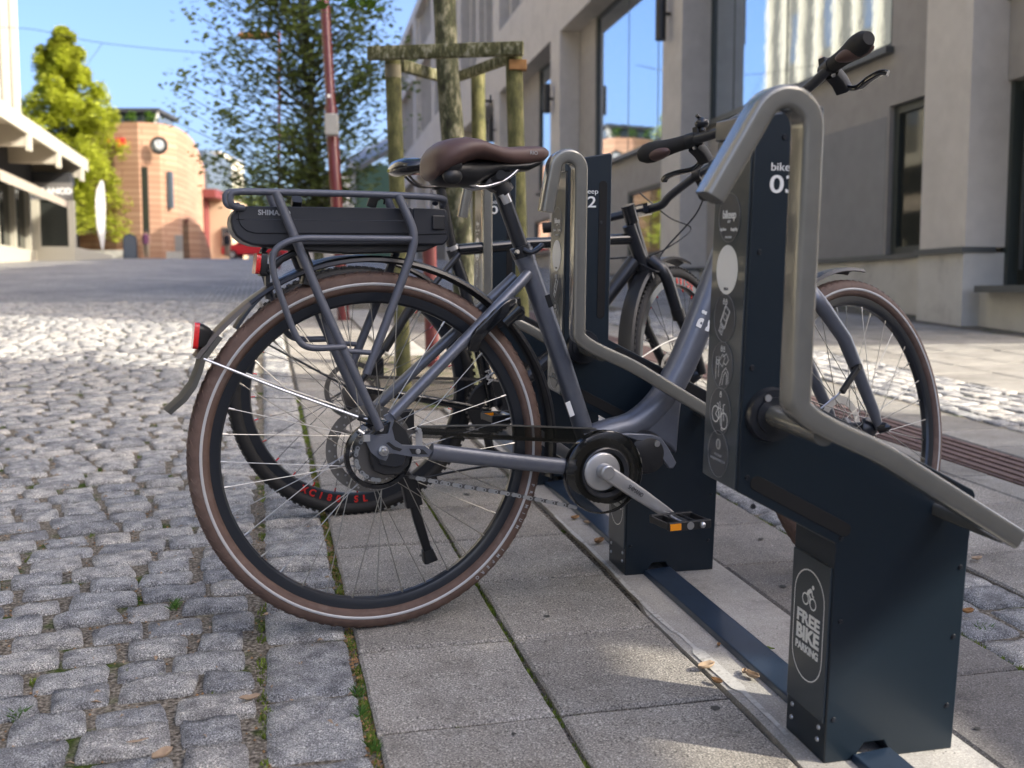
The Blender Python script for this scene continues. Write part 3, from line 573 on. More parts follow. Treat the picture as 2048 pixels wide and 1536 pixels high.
# ================================================================== BIKE STANDS
def stand(k, num, label, ax=-.163, hx=-.284):
    M = S4 @ Matrix.Translation((.7905, 1.2874+.8712*k, .003)); t = thing('bike_stand', M, label, 'bike stand', 'lockable bike stands in a row')
    D = .116
    body = K().prism([(0, 0), (.048, 0), (.066, .026), (.098, .026), (.112, 0), (.217, 0), (.221, .33), (.226, .398), (.222, .406), (-.052, .545), (-.053, .944), (-.057, .948), (-.148, .931), (-.152, .925), (-.157, .422), (.0, .338)], 0, D)
    part('body', body, 'navy_steel', t, smooth=True, bevel=.0022, sharp=25)
    Fx = lambda y, z, x=-.1585: axes((x, y, z), (0, -1, 0), (0, 0, 1))       # faces -x, text reads towards -y
    # long front plate with the round stickers
    fp = K().box(-.160, -.1555, .004, D-.004, .424, .905, Matrix(((1, 0, .0115, -.0050), (0, 1, 0, 0), (0, 0, 1, 0), (0, 0, 0, 1))))
    plate = part('front_plate', fp, 'panel_teal', t, smooth=False, bevel=.0012)
    capk = K().box(-.158, -.144, .002, D-.002, .9065, .9345); part('top_cap', capk, 'panel_teal', t, smooth=False, bevel=.002)
    def fx(z): return -.160-.0050+.0115*z-.0004
    def disc(z, r, m, name='sticker', dx=0):
        vs = [(fx(z+r*math.sin(a))-dx, .060+r*math.cos(a), z+r*math.sin(a)) for a in np.linspace(0, 2*PI, 41)[:-1]]
        return part(name, K().add(vs, [tuple(range(40))]), m, plate, smooth=False)
    for z in (.799, .659, .592, .526, .464): disc(z, .0335, 'panel_disc')
    def line(pts, w=.0007, closed=False, name='pictogram', z0=0, y0=.060, m='white_print'):
        P = [(fx(z0+z)-.0006, y0-y, z0+z) for y, z in pts]; return P, closed
    def picto(z0, strokes, name='pictogram', w=.0007, m='white_print'):
        kk = K()
        for st, cl in strokes: kk.sweep([(fx(z0+z)-.0005, .060-y, z0+z) for y, z in st], [(w*math.cos(a), .0003*math.sin(a)) for a in np.linspace(0, 2*PI, 5)[:-1]], cl, up=(1, 0, 0))
        return part(name, kk, m, plate, smooth=False)
    circ = lambda cy_, cz, r, n=18: [(cy_+r*math.cos(a), cz+r*math.sin(a)) for a in np.linspace(0, 2*PI, n+1)[:-1]]
    for z in (.799, .659, .592, .526, .464): picto(z, [(circ(0, 0, .0337, 36), True)], 'sticker_ring', .00022, 'grey_print')
    disc(.727, .0345, 'white_print', 'code_sticker', .0003)
    text('22174', .0055, 'dark_cloth', plate, Fx(.060, .700, fx(.70)-.0006), 'code_number')
    text('bikeep', .016, 'white_print', plate, Fx(.060, .803, fx(.803)-.0006), bold=.02); text('APP', .006, 'white_print', plate, Fx(.060, .7935, fx(.79)-.0006))
    text('App Store', .0062, 'white_print', plate, Fx(.078, .783, fx(.78)-.0006), bold=.02, width=.019); text('Google Play', .0062, 'white_print', plate, Fx(.043, .783, fx(.78)-.0006), bold=.02, width=.021)
    text('BAZE COMPANY', .0042, 'white_print', plate, Fx(.060, .772, fx(.772)-.0006), width=.02)
    lock = lambda x_, z_: [([(x_-.0022, z_-.003), (x_+.0022, z_-.003), (x_+.0022, z_+.001), (x_-.0022, z_+.001)], True), ([(x_-.0013, z_+.001), (x_-.0013, z_+.004), (x_+.0013, z_+.004), (x_+.0013, z_+.001)], False)]
    # phone with code
    ph = lambda c, s_, pts: [(c[0]+s_*(x*.86+y*.5), c[1]+s_*(-x*.5+y*.86)) for x, y in pts]
    R1 = lambda a, b: [(-a, -b), (a, -b), (a, b), (-a, b)]
    picto(.659, lock(-.004, .023)+lock(.004, .023)+[(ph((.002, .002), 1, R1(.0085, .015)), True), (ph((.002, .002), 1, R1(.0072, .0132)), True), (ph((.002, .002), 1, R1(.0045, .0045)), True), (ph((-.009, -.017), 1, R1(.006, .0055)), True), (ph((-.009, -.017), 1, R1(.003, .003)), True)])
    picto(.592, lock(-.004, .023)+lock(.004, .023)+[([(-.020, -.022), (-.020, .010), (-.011, .012), (-.011, -.018)], False), ([(-.006, -.030), (.002, -.010), (.012, -.002), (.020, -.008), (.021, -.024)], False), ([(.002, -.028), (.006, -.014), (.012, -.008), (.016, -.012), (.016, -.026)], False),
                            ([(-.011, .004), (0, .016), (.008, .012), (.001, -.002)], True), ([(.002, .012), (.012, .018), (.020, .010), (.012, .002), (.004, .004)], False), ([(-.018, .0), (-.012, .0), (-.012, .006), (-.018, .006)], True)])
    picto(.526, lock(0, .024)+[(circ(-.014, -.006, .0115), True), (circ(.014, -.012, .0115), True), ([(-.014, -.006), (-.003, -.012), (.010, .004), (-.006, .004), (-.014, -.006)], False), ([(-.003, -.012), (-.006, .010), (-.010, .010)], False), ([(.014, -.012), (.010, .010), (.015, .012)], False), ([(-.002, .014), (.002, .0), (.007, -.008), (.007, -.026), (.012, -.026)], False)], w=.0009)
    disc(.478, .008, 'grey_print', 'info_sticker', .0004)
    text('i', .014, 'panel_disc', plate, Fx(.060, .478, fx(.478)-.001), bold=.03)
    text('+47 22 33 65 89', .0055, 'grey_print', plate, Fx(.060, .462, fx(.462)-.0006), width=.024); text('INFO@BANEMOBILITY.COM', .005, 'grey_print', plate, Fx(.060, .455, fx(.455)-.0006), width=.048)
    # lower plate with the parking sign
    part('lower_plate', K().box(-.0035, .001, .004, D-.004, .062, .300), 'panel_teal', t, smooth=False, bevel=.0008)
    lp = t
    Lx = lambda y, z: axes((-.0042, y, z), (0, -1, 0), (0, 0, 1))
    yc = .058
    cap = [(yc+.043*math.cos(a), .236+.043*math.sin(a)) for a in np.linspace(0, PI, 15)]+[(yc+.043*math.cos(a), .150+.043*math.sin(a)) for a in np.linspace(PI, 2*PI, 15)]
    part('sign_outline', K().sweep([(-.0040, y, z) for y, z in cap], [(.0010, 0), (0, .0003), (-.0010, 0), (0, -.0003)], True, up=(1, 0, 0)), 'white_print', lp, smooth=False)
    text('FREE', .0265, 'white_print', lp, Lx(yc, .201), bold=.035, width=.066, name='sign_lettering'); text('BIKE', .0305, 'white_print', lp, Lx(yc, .176), bold=.04, width=.066, name='sign_lettering'); text('PARKING', .0165, 'white_print', lp, Lx(yc, .154), bold=.035, width=.066, name='sign_lettering')
    ck = K(); yz = lambda y, z: (-.0042, yc-y, .238+z)
    sq = [(.0012, 0), (0, .0003), (-.0012, 0), (0, -.0003)]
    for c0 in (-.0105, .0115): ck.sweep([yz(c0+.0085*math.cos(a), -.006-(.0 if c0 < 0 else .002)+.0085*math.sin(a)) for a in np.linspace(0, 2*PI, 25)[:-1]], sq, True, up=(1, 0, 0))
    for st, w_ in (([(-.004, .006), (.006, .012)], 2.6), ([(-.004, .006), (.003, -.001), (.0025, -.010)], 1.8), ([(.006, .012), (.009, .005), (.013, .003)], 1.4), ([(-.006, .003), (.003, .012)], 2.2)):
        ck.sweep([yz(a, b) for a, b in st], [(p*w_, q) for p, q in sq], False, up=(1, 0, 0))
    ck.add([yz(.010+.0034*math.cos(a), .0175+.0034*math.sin(a)) for a in np.linspace(0, 2*PI, 17)[:-1]], [tuple(range(16))])
    part('cyclist_pictogram', ck, 'white_print', lp, smooth=False)
    # number on the wide side
    Wy = lambda x, z: axes((x, -.0006, z), (1, 0, 0), (0, 0, 1))
    text('bikeep', .0150, 'white_print', t, Wy(-.1055, .8655), bold=.0, width=.044, name='brand_lettering'); text(num, .0330, 'white_print', t, Wy(-.1075, .842), bold=.012, name='number', width=.040)
    # screws
    def bolt(p, nrm, r=.0042, m='black_satin'):
        p = Vector(p); n_ = Vector(nrm); kk = K().cyl(p-n_*.001, p+n_*.0022, r, 12, r*.75); kk.cyl(p+n_*.0020, p+n_*.0026, r*.36, 6); part('bolt', kk, m, t)
    for x_, z_ in ((-.139, .753), (-.143, .596), (-.143, .442), (.214, .392), (.209, .289), (.206, .181), (.203, .072), (.014, .22), (.012, .069), (-.110, .905), (-.075, .80), (.008, .345), (-.132, .40)): bolt((x_, 0, z_), (0, -1, 0))
    for y_, z_ in ((.098, .049), (.099, .027), (.019, .049), (.021, .029)): bolt((0, y_, z_), (-1, 0, 0), .0045, 'silver_satin')
    # rubber pads set into the side
    def pad(a, b, w_, y=-.0012):
        a = np.array(a); b = np.array(b); d = (b-a)/np.linalg.norm(b-a); n_ = np.array([-d[1], d[0]]); poly = []
        for c0, s0 in ((b, -1), (a, 1)):
            for q in range(9): th = -PI/2+PI*q/8; poly.append(tuple(c0+(d*math.cos(th)*(-s0)+n_*math.sin(th)*(-s0)*1)*w_/2) if False else tuple(c0+(-s0)*(d*math.cos(th)+n_*math.sin(th))*w_/2))
        part('rubber_pad', K().prism(poly, y, .001), 'pad_black', t, smooth=False, bevel=.0005)
    pad((-.128, .433), (.012, .358), .021); pad((-.072, .88), (-.072, .60), .018); pad((-.030, .518), (.185, .410), .019)
    # pivot, arm
    hub = K().cyl((-.112, .0, .530), (-.112, -.011, .530), .0385, 36, .036); hub.cyl((-.112, -.010, .530), (-.112, -.014, .530), .026, 30); part('pivot_disc', hub, 'black_satin', t, sharp=30)
    for a in (115, 330): q = (-.112+.028*math.cos(R_(a)), -.0125, .530+.028*math.sin(R_(a))); kk = K().cyl(q, (q[0], q[1]-.0025, q[2]), .0048, 14); part('bolt', kk, 'silver_satin', t)
    sh = K().tube([(-.112, -.008, .530), (-.113, -.08, .530), (-.116, -.150, .531)], .0150, 20, up=(0, 0, 1)); part('pivot_tube', sh, 'bronze_arm', t)
    A = [(-.236, -.045, .815), (-.142, -.045, .985), (-.104, -.045, .945), (-.103, -.045, .556), (.262, -.045, .344)]
    AY = -.155; rA = .034 if hx < -.27 else .027; cxa = ax-rA; cza = .900
    a0 = 180-math.degrees(math.atan2(cxa-hx, cza-.815))*.72; tx, tz = cxa+rA*math.cos(R_(a0)), cza+rA*math.sin(R_(a0))
    A = [(hx+(tx-hx)*q, AY, .818+(tz-.818)*q) for q in (0, .33, .66, .92)]+[(cxa+rA*math.cos(R_(a0*(1-i/13))), AY, cza+rA*math.sin(R_(a0*(1-i/13)))) for i in range(14)]+[(ax, AY, .885), (ax+.001, AY, .60), (ax+.001, AY, .585)]
    A += bend([(ax+.001, AY, .585), (ax+.001, AY, .568), (ax+.030, AY, .547), (ax+.118, AY, .508), (ax+.312, AY, .393), (ax+.327, AY, .384)], [.03, .06, .03, .01], 8)[1:]
    arm = K().sweep(A, rr(.0135, .0190, .0065, 5), up=(0, 1, 0)); part('locking_arm', arm, 'bronze_arm', t, sharp=50)
    ret = K().sweep(bend([(.168, .002, .380), (.168, -.06, .380), (ax+.325, -.150, .384)], .03, 5), rr(.014, .010, .005, 3), up=(0, 0, 1)); part('arm_return', ret, 'bronze_arm', t, sharp=50)
    return t
stand(0, '03', 'large dark blue bike stand numbered 03 with bowed metal arm, nearest the lens')
stand(1, '02', 'dark blue bike stand numbered 02 standing right behind the brown saddle bike', -.174, -.242)
stand(2, '01', 'dark blue bike stand numbered 01 beside the tree stakes, partly hidden', -.175, -.245)
# ================================================================== BICYCLES
def frame_mat(X, Y, a, l):
    u = Vector((math.cos(a), math.sin(a), 0)); w0 = Vector((math.sin(a), -math.cos(a), 0)); z = Vector((0, 0, 1))
    v = z*math.cos(l)-w0*math.sin(l); w_ = w0*math.cos(l)+z*math.sin(l); y = -w_
    return Matrix(((u.x, y.x, v.x, X), (u.y, y.y, v.y, Y), (u.z, y.z, v.z, 0), (0, 0, 0, 1)))
def inverter(ML):
    O = np.array(ML.to_translation()); u, y, v = (np.array(ML.col[i][:3]) for i in range(3)); w_ = -y
    def B(px, py, w=0.0):
        d = ray(GB, px, py); t = ((O+w_*w-CAMP) @ w_)/(d @ w_); Q = CAMP+d*t-O; return Vector((Q @ u, -w, Q @ v))
    return B
def spokes(parent, n, Rr, hubR, hw, m, gap=.9, r=.0010, nip=True):
    for i in range(n):
        side = 1 if i % 2 else -1; a = 2*PI*i/n; ah = a+(1 if (i//2) % 2 else -1)*gap
        p0 = Vector((hubR*math.cos(ah), side*hw, hubR*math.sin(ah))); p1 = Vector((Rr*math.cos(a), side*.004, Rr*math.sin(a)))
        k = K().cyl(p0, p1, r, 6)
        if nip: d = (p1-p0).normalized(); k.cyl(p1-d*.012, p1, .0022, 6)
        part('spoke', k, m, parent)
def tyre_prof(R, bead, hw): # closed (R,w)
    return [(bead, -hw*.62), (bead+.008, -hw*.92), ((R+bead)/2+.001, -hw), (R-.009, -hw*.86), (R-.0028, -hw*.52), (R, 0), (R-.0028, hw*.52), (R-.009, hw*.86), ((R+bead)/2+.001, hw), (bead+.008, hw*.92), (bead, hw*.62), (bead+.004, 0)]
def wheel(parent, name, M, R, tyrem, rimm, nsp, spm, hubR, hw, band=None, tread=None, rim_in=.291):
    rim = K().lathe([(rim_in, -.005), (rim_in+.004, -.010), (.303, -.0125), (.3175, -.0128), (.3175, .0128), (.303, .0125), (rim_in+.004, .010), (rim_in, .005)], 96, closed=True)
    o = part(name, rim, rimm, parent, M, sharp=30)
    part('tyre', K().lathe(tyre_prof(R, .312, .0205), 120, closed=True), tyrem, o, sharp=80)
    if band:
        for s in (-1, 1): part('reflective_band', K().lathe([(.3250, s*.0200), (.3266, s*.0212), (.3292, s*.0213), (.3304, s*.0208)], 120), band, o)
    if tread:
        tk = K(); n = 92
        for i in range(n):
            for s in (-1, 1):
                a0 = 2*PI*(i+(.5 if s > 0 else 0))/n
                def Q(da, wf, h=.0002):
                    # point on the tyre skin
                    th = wf; rr_ = R-.0225+ (.0225+h)*math.cos(th)**.85 if abs(th) < 1.5 else 0; return ((rr_)*math.cos(a0+da), s*(.0208)*math.sin(abs(th)), rr_*math.sin(a0+da))
                P = [Q(0, .12), Q(.028, .45), Q(.008, .72), Q(.036, 1.05)]
                tk.sweep(P, [(.0006, 0), (0, .0009), (-.0006, 0), (0, -.0009)], up=tuple(Vector(P[1]).normalized()), cap=False)
        part('tread_pattern', tk, tread, o, smooth=False)
    spokes(o, nsp, rim_in+.001, hubR, hw, spm)
    return o
def chain(parent, pts, m, pitch=.0127, name='chain_link', w=.004, inst=True):
    P = [Vector(p) for p in pts]; seg = [0]
    for a, b in zip(P, P[1:]): seg.append(seg[-1]+(b-a).length)
    def at(s):
        for i in range(len(P)-1):
            if s <= seg[i+1] or i == len(P)-2: t = (s-seg[i])/(seg[i+1]-seg[i]); return P[i]*(1-t)+P[i+1]*t
    MS = []
    for wide in (0, 1):
        k = K(); yy = .0034 if wide else .0022
        for s in (-1, 1):
            poly = [(.0042*math.cos(a)-.00635, .0042*math.sin(a)) for a in np.linspace(PI/2, 1.5*PI, 6)]+[(0, -.0030)]+[(.0042*math.cos(a)+.00635, .0042*math.sin(a)) for a in np.linspace(-PI/2, PI/2, 6)]+[(0, .0030)]
            k.prism(poly, s*yy-.0005, s*yy+.0005)
        for e in (-.00635, .00635): k.cyl((e, -.0042, 0), (e, .0042, 0), .0021, 8)
        MS.append(k.mesh(name, m if wide or m != 'chain_steel' else 'chain_inner', True, 30))
    n = int(seg[-1]/pitch)
    for i in range(n):
        a = at(i*pitch); b = at((i+1)*pitch); d = (b-a).normalized(); mid = (a+b)/2; y = Vector((0, 1, 0)); z = d.cross(y).normalized()
        put(name, MS[i % 2], parent, Matrix(((d.x, y.x, z.x, mid.x), (d.y, y.y, z.y, mid.y), (d.z, y.z, z.z, mid.z), (0, 0, 0, 1))))
def steer_mat(hub, rake, ha, de, dz=0):
    ax = Vector((-math.cos(ha), 0, math.sin(ha))); hub = Vector(hub); base = hub-Vector((math.sin(ha), 0, math.cos(ha)))*rake
    Rm = Matrix.Rotation(de, 4, ax); return Matrix.Translation(base) @ Rm @ Matrix.Translation(hub-base), ax, base

# ------------------------------------------------------------------ step-through e-bike
ML = frame_mat(-.26388, 1.97382, .34984, .0459); B = inverter(ML)
bike = thing('electric_bicycle', G4 @ ML, 'grey step-through electric bicycle with brown saddle, brown tyres and a black rack battery', 'bicycle')
HUB = Vector((0, 0, .352))
TM = Matrix.Translation
rw = wheel(bike, 'rear_wheel', TM(HUB), .352, 'brown_rubber', 'rim_black', 36, 'spoke_steel', .031, .030, 'reflex_band', 'brown_rubber')
for lab_, a_ in (('PREMIUM', -24), ('IMPERO', -42)):
    for i, ch in enumerate(lab_):
        a = R_(a_-(-1)*0-i*2.6+ (9 if lab_ == 'PREMIUM' else 2)); rr_ = .3372
        text(ch, .0095, 'grey_print', rw, axes((rr_*math.cos(a), -.0207, rr_*math.sin(a)), (math.sin(a), 0, -math.cos(a)), (math.cos(a), 0, math.sin(a))), 'tyre_lettering', bold=.02)
hb = K().lathe([(0, -.058), (.012, -.058), (.012, -.046), (.036, -.040), (.042, -.034), (.042, -.028), (.033, -.026), (.030, .02), (.038, .028), (.038, .033), (.018, .036), (.012, .055), (0, .055)], 36); part('rear_hub', hb, 'black_satin', rw, sharp=35)
part('flange_ring', K().lathe([(.058, -.046), (.066, -.044), (.068, -.039), (.066, -.034), (.058, -.034)], 48), 'black_gloss', rw)
# disc rotor
rt = K()
for i in range(48):
    a0, a1 = 2*PI*i/48, 2*PI*(i+1)/48
    for (r0, r1) in ((.066, .0885),):
        rt.add([(r0*math.cos(a0), .040, r0*math.sin(a0)), (r1*math.cos(a0), .040, r1*math.sin(a0)), (r1*math.cos(a1), .040, r1*math.sin(a1)), (r0*math.cos(a1), .040, r0*math.sin(a1))], [(0, 1, 2, 3)])
for i in range(6):
    a = 2*PI*i/6; rt.sweep([(.02*math.cos(a), .040, .02*math.sin(a)), (.067*math.cos(a+.4), .040, .067*math.sin(a+.4))], [(.004, 0), (0, .0008), (-.004, 0), (0, -.0008)])
part('brake_rotor', rt, 'rotor_steel', rw, smooth=False); dk = K()
for i in range(40): a = 2*PI*i/40; r0 = .071 if i % 2 else .081; dk.cyl((r0*math.cos(a), .0385, r0*math.sin(a)), (r0*math.cos(a), .0396, r0*math.sin(a)), .0022, 8)
part('rotor_holes', dk, 'silver_satin', rw)
# sprocket and hub shifter shell
sp_ = [(.045*math.cos(a)*(1+.05*(i % 2)), .045*math.sin(a)*(1+.05*(i % 2))) for i, a in enumerate(np.linspace(0, 2*PI, 41)[:-1])]
part('sprocket', K().prism(sp_, -.0515, -.0495), 'dark_steel', rw, smooth=False)
poly = [B(x, y, .062) for x, y in ((741, 868), (757, 852), (790, 838), (812, 858), (824, 900), (816, 928), (800, 948), (768, 950), (746, 942), (738, 915))]
part('hub_cover', K().prism([(p.x, p.z) for p in poly], -.070, -.058), 'black_plastic', bike, smooth=True, bevel=.003)
poly = [B(x, y, .072) for x, y in ((748, 905), (760, 930), (790, 935), (806, 930), (812, 912), (796, 905))]
part('hub_cover', K().prism([(p.x, p.z) for p in poly], -.076, -.068), 'black_satin', bike, smooth=True, bevel=.002)
def plate(pts, w0, w1, m='frame_grey', name='dropout', bevel=.0015):
    P = [B(x, y, w1) for x, y in pts]; return part(name, K().prism([(p.x, p.z) for p in P], -w1, -w0), m, bike, smooth=True, bevel=bevel, sharp=25)
plate([(728, 874), (738, 868), (768, 874), (752, 870), (776, 868), (782, 845), (772, 840), (768, 832), (780, 826), (790, 836), (784, 856), (790, 880), (805, 890), (850, 892), (865, 902), (858, 914), (820, 913), (792, 908), (778, 905), (776, 915), (772, 922), (758, 918), (742, 905), (735, 890)], .070, .077)
plate([(772, 886), (778, 884), (790, 893), (805, 898), (800, 903), (786, 899)], .0765, .0778, 'black_plastic', 'dropout_slot', 0)
plate([(818, 897), (846, 899), (856, 909), (824, 908)], .0765, .0778, 'black_plastic', 'dropout_slot', 0)
for (x, y, w_) in ((836, 903, .079), (762, 858, .088), (838, 861, .075), (753, 839, .088)):
    q = B(x, y, w_); r_ = .0052 if y != 839 else .0025; part('bolt', K().cyl(q, q+Vector((0, -.004, 0)), r_, 14, r_*.8).cyl(q+Vector((0, -.0035, 0)), q+Vector((0, -.0046, 0)), r_*.4, 6), 'silver_satin', bike)
q = B(766, 901, .078); part('axle_nut', K().cyl(q, q+Vector((0, -.006, 0)), .0095, 20).cyl(q+Vector((0, -.006, 0)), q+Vector((0, -.015, 0)), .0085, 6).cyl(q+Vector((0, -.015, 0)), q+Vector((0, -.019, 0)), .006, 12, .003), 'silver', bike, sharp=30)
part('chain_tug', K().tube([B(728, 868, .078), B(716, 860, .076)], .0035, 8).box(-.006, .006, -.005, .005, -.006, .006, TM(B(733, 876, .078))), 'silver_satin', bike)
# frame tubes
def T_(name, pts, r, m='frame_grey', n=16, rad=None, scales=None, ry=None, smoothp=0):
    P = [B(*p) if not isinstance(p, Vector) else p for p in pts]
    if rad: P = bend(P, rad)
    if smoothp: P = spline(P, smoothp)
    return part(name, K().tube(P, r, n, scales=scales, ry=ry), m, bike)
T_('chainstay', [(862, 903, .072), (900, 908, .066), (960, 915, .060), (1050, 925, .052), (1150, 935, .046)], .0165, ry=.011, smoothp=4, scales=None)
T_('chainstay', [(862, 903, -.072), (960, 915, -.060), (1150, 935, -.046)], .0165, ry=.011, smoothp=4)
T_('seatstay', [(783, 832, .072), (860, 752, .058), (1040, 566, .032), (1056, 548, .020)], .0112)
P1 = Vector((B(783, 832, .072).x, .072, B(783, 832, .072).z)); P2_ = Vector((B(1050, 552, .028).x, .028, B(1050, 552, .028).z))
part('seatstay', K().tube([P1, P2_], .0112, 16), 'frame_grey', bike)
T_('seat_tube', [(1046, 506, 0), (1066, 560, 0), (1112, 690, 0), (1164, 850, 0), (1185, 915, 0)], .0205, n=24)
part('tube_collar', K().tube([B(1044, 500, 0), B(1052, 523, 0)], .0222, 24), 'frame_grey', bike)
T_('down_tube', [(1165, 885, 0), (1215, 868, 0), (1268, 850, 0), (1318, 805, 0), (1360, 735, 0), (1400, 640, 0), (1450, 510, 0), (1500, 388, 0), (1535, 300, 0)], .0325, n=28, smoothp=6, ry=.027)
T_('head_tube', [(1558, 372, 0), (1532, 262, 0)], .023, n=24)
for i, (ch, dx) in enumerate((('B', 0), ('i', 14))):
    q = B(1409+i*7, 649-i*21, .0262); d = (B(1450, 510, 0)-B(1400, 640, 0)).normalized(); text(ch, .044, 'white_print', bike, axes(q, d, Vector((-d.z, 0, d.x))), 'frame_lettering', bold=.04)
for x, y, s_, wd in ((1098, 602, .016, 1), (1140, 818, .011, 2)):
    q = B(x, y, .0195); d = (B(1066, 560, 0)-B(1164, 850, 0)).normalized()
    part('frame_sticker', K().box(-.013 if wd == 1 else -.016, .013 if wd == 1 else .016, -.0055, .0055, -.0004, .0006, axes(q, d, Vector((-d.z, 0, d.x)))), 'black_gloss' if wd == 1 else 'white_print', bike, smooth=False)
# motor and its cradle
mo = B(1292, 905, .03); part('motor', K().lathe([(0, -.052), (.030, -.052), (.042, -.046), (.047, -.03), (.047, .045), (.035, .052), (0, .052)], 40, c=(mo.x-.002, 0, mo.z)), 'black_plastic', bike, sharp=30)
mb = B(1215, 945, .03); part('motor', K().lathe([(0, -.058), (.055, -.055), (.064, -.045), (.066, .05), (.05, .058), (0, .058)], 40, c=(mb.x, 0, mb.z)), 'black_plastic', bike, sharp=30)
P = [B(x, y, .045) for x, y in ((1240, 868), (1256, 866), (1300, 868), (1320, 874), (1335, 895), (1351, 925), (1345, 936), (1336, 936), (1322, 915), (1305, 893), (1290, 882), (1270, 880))]
part('motor_bracket', K().prism([(p.x, p.z) for p in P], -.050, -.040), 'frame_grey', bike, bevel=.002, sharp=25)
P = [B(x, y, .0) for x, y in ((1250, 862), (1330, 795), (1358, 770), (1350, 840), (1345, 905), (1330, 890), (1300, 872))]
part('bracket_gusset', K().prism([(p.x, p.z) for p in P], -.022, .022), 'frame_grey', bike, bevel=.006, sharp=30)
q = B(1313, 887, .050); part('bolt', K().cyl(q, q+Vector((0, -.004, 0)), .0068, 18).cyl(q+Vector((0, -.004, 0)), q+Vector((0, -.0048, 0)), .003, 6), 'silver', bike)
# crank
BBp = B(1212, 946, .07); cx_, cz_ = BBp.x, BBp.z
part('chainring', K().prism([(cx_+.064*math.cos(a)*(1+.03*(i % 2)), cz_+.064*math.sin(a)*(1+.03*(i % 2))) for i, a in enumerate(np.linspace(0, 2*PI, 77)[:-1])], -.0565, -.0545), 'dark_steel', bike, smooth=False)
gd = K().lathe([(.030, -.066), (.040, -.068), (.074, -.070), (.0845, -.066), (.0865, -.058), (.0855, -.050)], 64, c=(cx_, 0, cz_)); part('chain_guard', gd, 'smoke_plastic', bike)
part('guard_rim', K().lathe([(.0850, -.0655), (.0870, -.0640), (.0882, -.058), (.0876, -.050), (.0862, -.050), (.0862, -.062)], 64, c=(cx_, 0, cz_), closed=True), 'black_gloss', bike)
part('guard_ring', K().lathe([(.042, -.069), (.050, -.0715), (.053, -.070), (.055, -.060), (.042, -.060)], 56, c=(cx_, 0, cz_)), 'black_satin', bike, sharp=30)
part('crank_cover', K().lathe([(0, -.075), (.036, -.075), (.0395, -.073), (.0405, -.068)], 48, c=(B(1206, 944, .075).x, 0, B(1206, 944, .075).z)), 'silver_satin', bike, sharp=60)
c0 = B(1212, 944, .085); c1 = B(1352, 1038, .095); path = [c0+(c1-c0)*t+Vector((0, -.004*math.sin(t*PI), 0)) for t in np.linspace(0, 1, 9)]
crank = part('crank', K().sweep([c0-(c1-c0).normalized()*.010]+path, rr(.0160, .0085, .005, 3), up=(0, 1, 0), scales=[.55]+[1.0, .98, .95, .92, .88, .82, .76, .68, .52]), 'silver_satin', bike, sharp=50)
part('crank_boss', K().lathe([(0, -.098), (.013, -.098), (.0155, -.096), (.0165, -.090), (.017, -.076)], 36, c=(c0.x, 0, c0.z)), 'silver_satin', bike, sharp=70)
part('axle_cap', K().lathe([(0, -.0992), (.0122, -.0992), (.0128, -.0982)], 30, c=(c0.x, 0, c0.z)), 'silver_satin', bike)
d = (c1-c0).normalized(); text('SHIMANO', .0135, 'dark_cloth', crank, axes(c0+d*.072+Vector((0, -.0135, 0)), d, Vector((-d.z, 0, d.x))), 'crank_lettering', bold=.0, width=.038)
c2 = Vector((c0.x-d.x*.165, .085, c0.z-d.z*.165)); part('crank', K().sweep([Vector((c0.x, .085, c0.z)), c2], rr(.013, .007, .004, 2)), 'silver_satin', bike)
def pedal(c, s):
    k = K(); k.box(-.048, .048, -.006, .004, -.009, .009, TM(c+Vector((0, s*.085, 0)))); k.box(-.048, .048, -.004, .006, -.009, .009, TM(c+Vector((0, s*.012, 0))))
    for e in (-.046, -.018, .018, .046): k.box(e-.003, e+.003, -.040, .040, -.007, .007, TM(c+Vector((0, s*.048, 0))))
    o = part('pedal', k, 'black_plastic', bike, smooth=False, bevel=.002)
    part('pedal_reflector', K().box(-.046, -.022, -.0085, -.0062, -.0065, .0065, TM(c+Vector((0, s*.085, 0)))), 'orange_reflector', o, smooth=False)
    part('pedal_axle', K().cyl(c, c+Vector((0, s*.092, 0)), .008, 16).ball(c+Vector((.026, s*.094, 0)), .0065, n=6), 'silver', o)
pedal(B(1378, 1050, .19)+Vector((0, .085, 0)), -1); pedal(c2, 1)
# chain
chain(bike, [B(822, 954, .052), B(900, 968, .052), B(1020, 988, .053), B(1160, 1016, .054)], 'chain_steel')
chain(bike, [B(796, 862, .052), B(835, 864, .052), B(1000, 874, .053), B(1150, 884, .054)], 'dark_steel')
arc_ = [Vector((cx_+.0665*math.cos(a), -.0555, cz_+.0665*math.sin(a))) for a in np.linspace(R_(150), R_(-30), 26)]; chain(bike, arc_, 'dark_steel')
arc_ = [Vector((.047*math.cos(a), -.0505, .352+.047*math.sin(a))) for a in np.linspace(R_(80), R_(280), 20)]; chain(bike, arc_, 'chain_steel')
G_ = [B(x, y, .066) for x, y in ((836, 853), (1000, 850), (1190, 858), (1215, 862), (1150, 884), (1000, 880), (836, 876))]
part('chain_case', K().prism([(p.x, p.z) for p in G_], -.068, -.066), 'smoke_plastic', bike, smooth=False)
part('chain_case_edge', K().sweep([B(836, 853, .064), B(1000, 850, .064), B(1190, 857, .064)], [(.0010, .0075), (-.0010, .0075), (-.0010, -.0075), (.0010, -.0075)]), 'flap_grey', bike)
part('case_bracket', K().box(-.0065, .0065, -.001, .001, -.016, .012, TM(B(838, 876, .068))), 'silver_satin', bike, smooth=False)
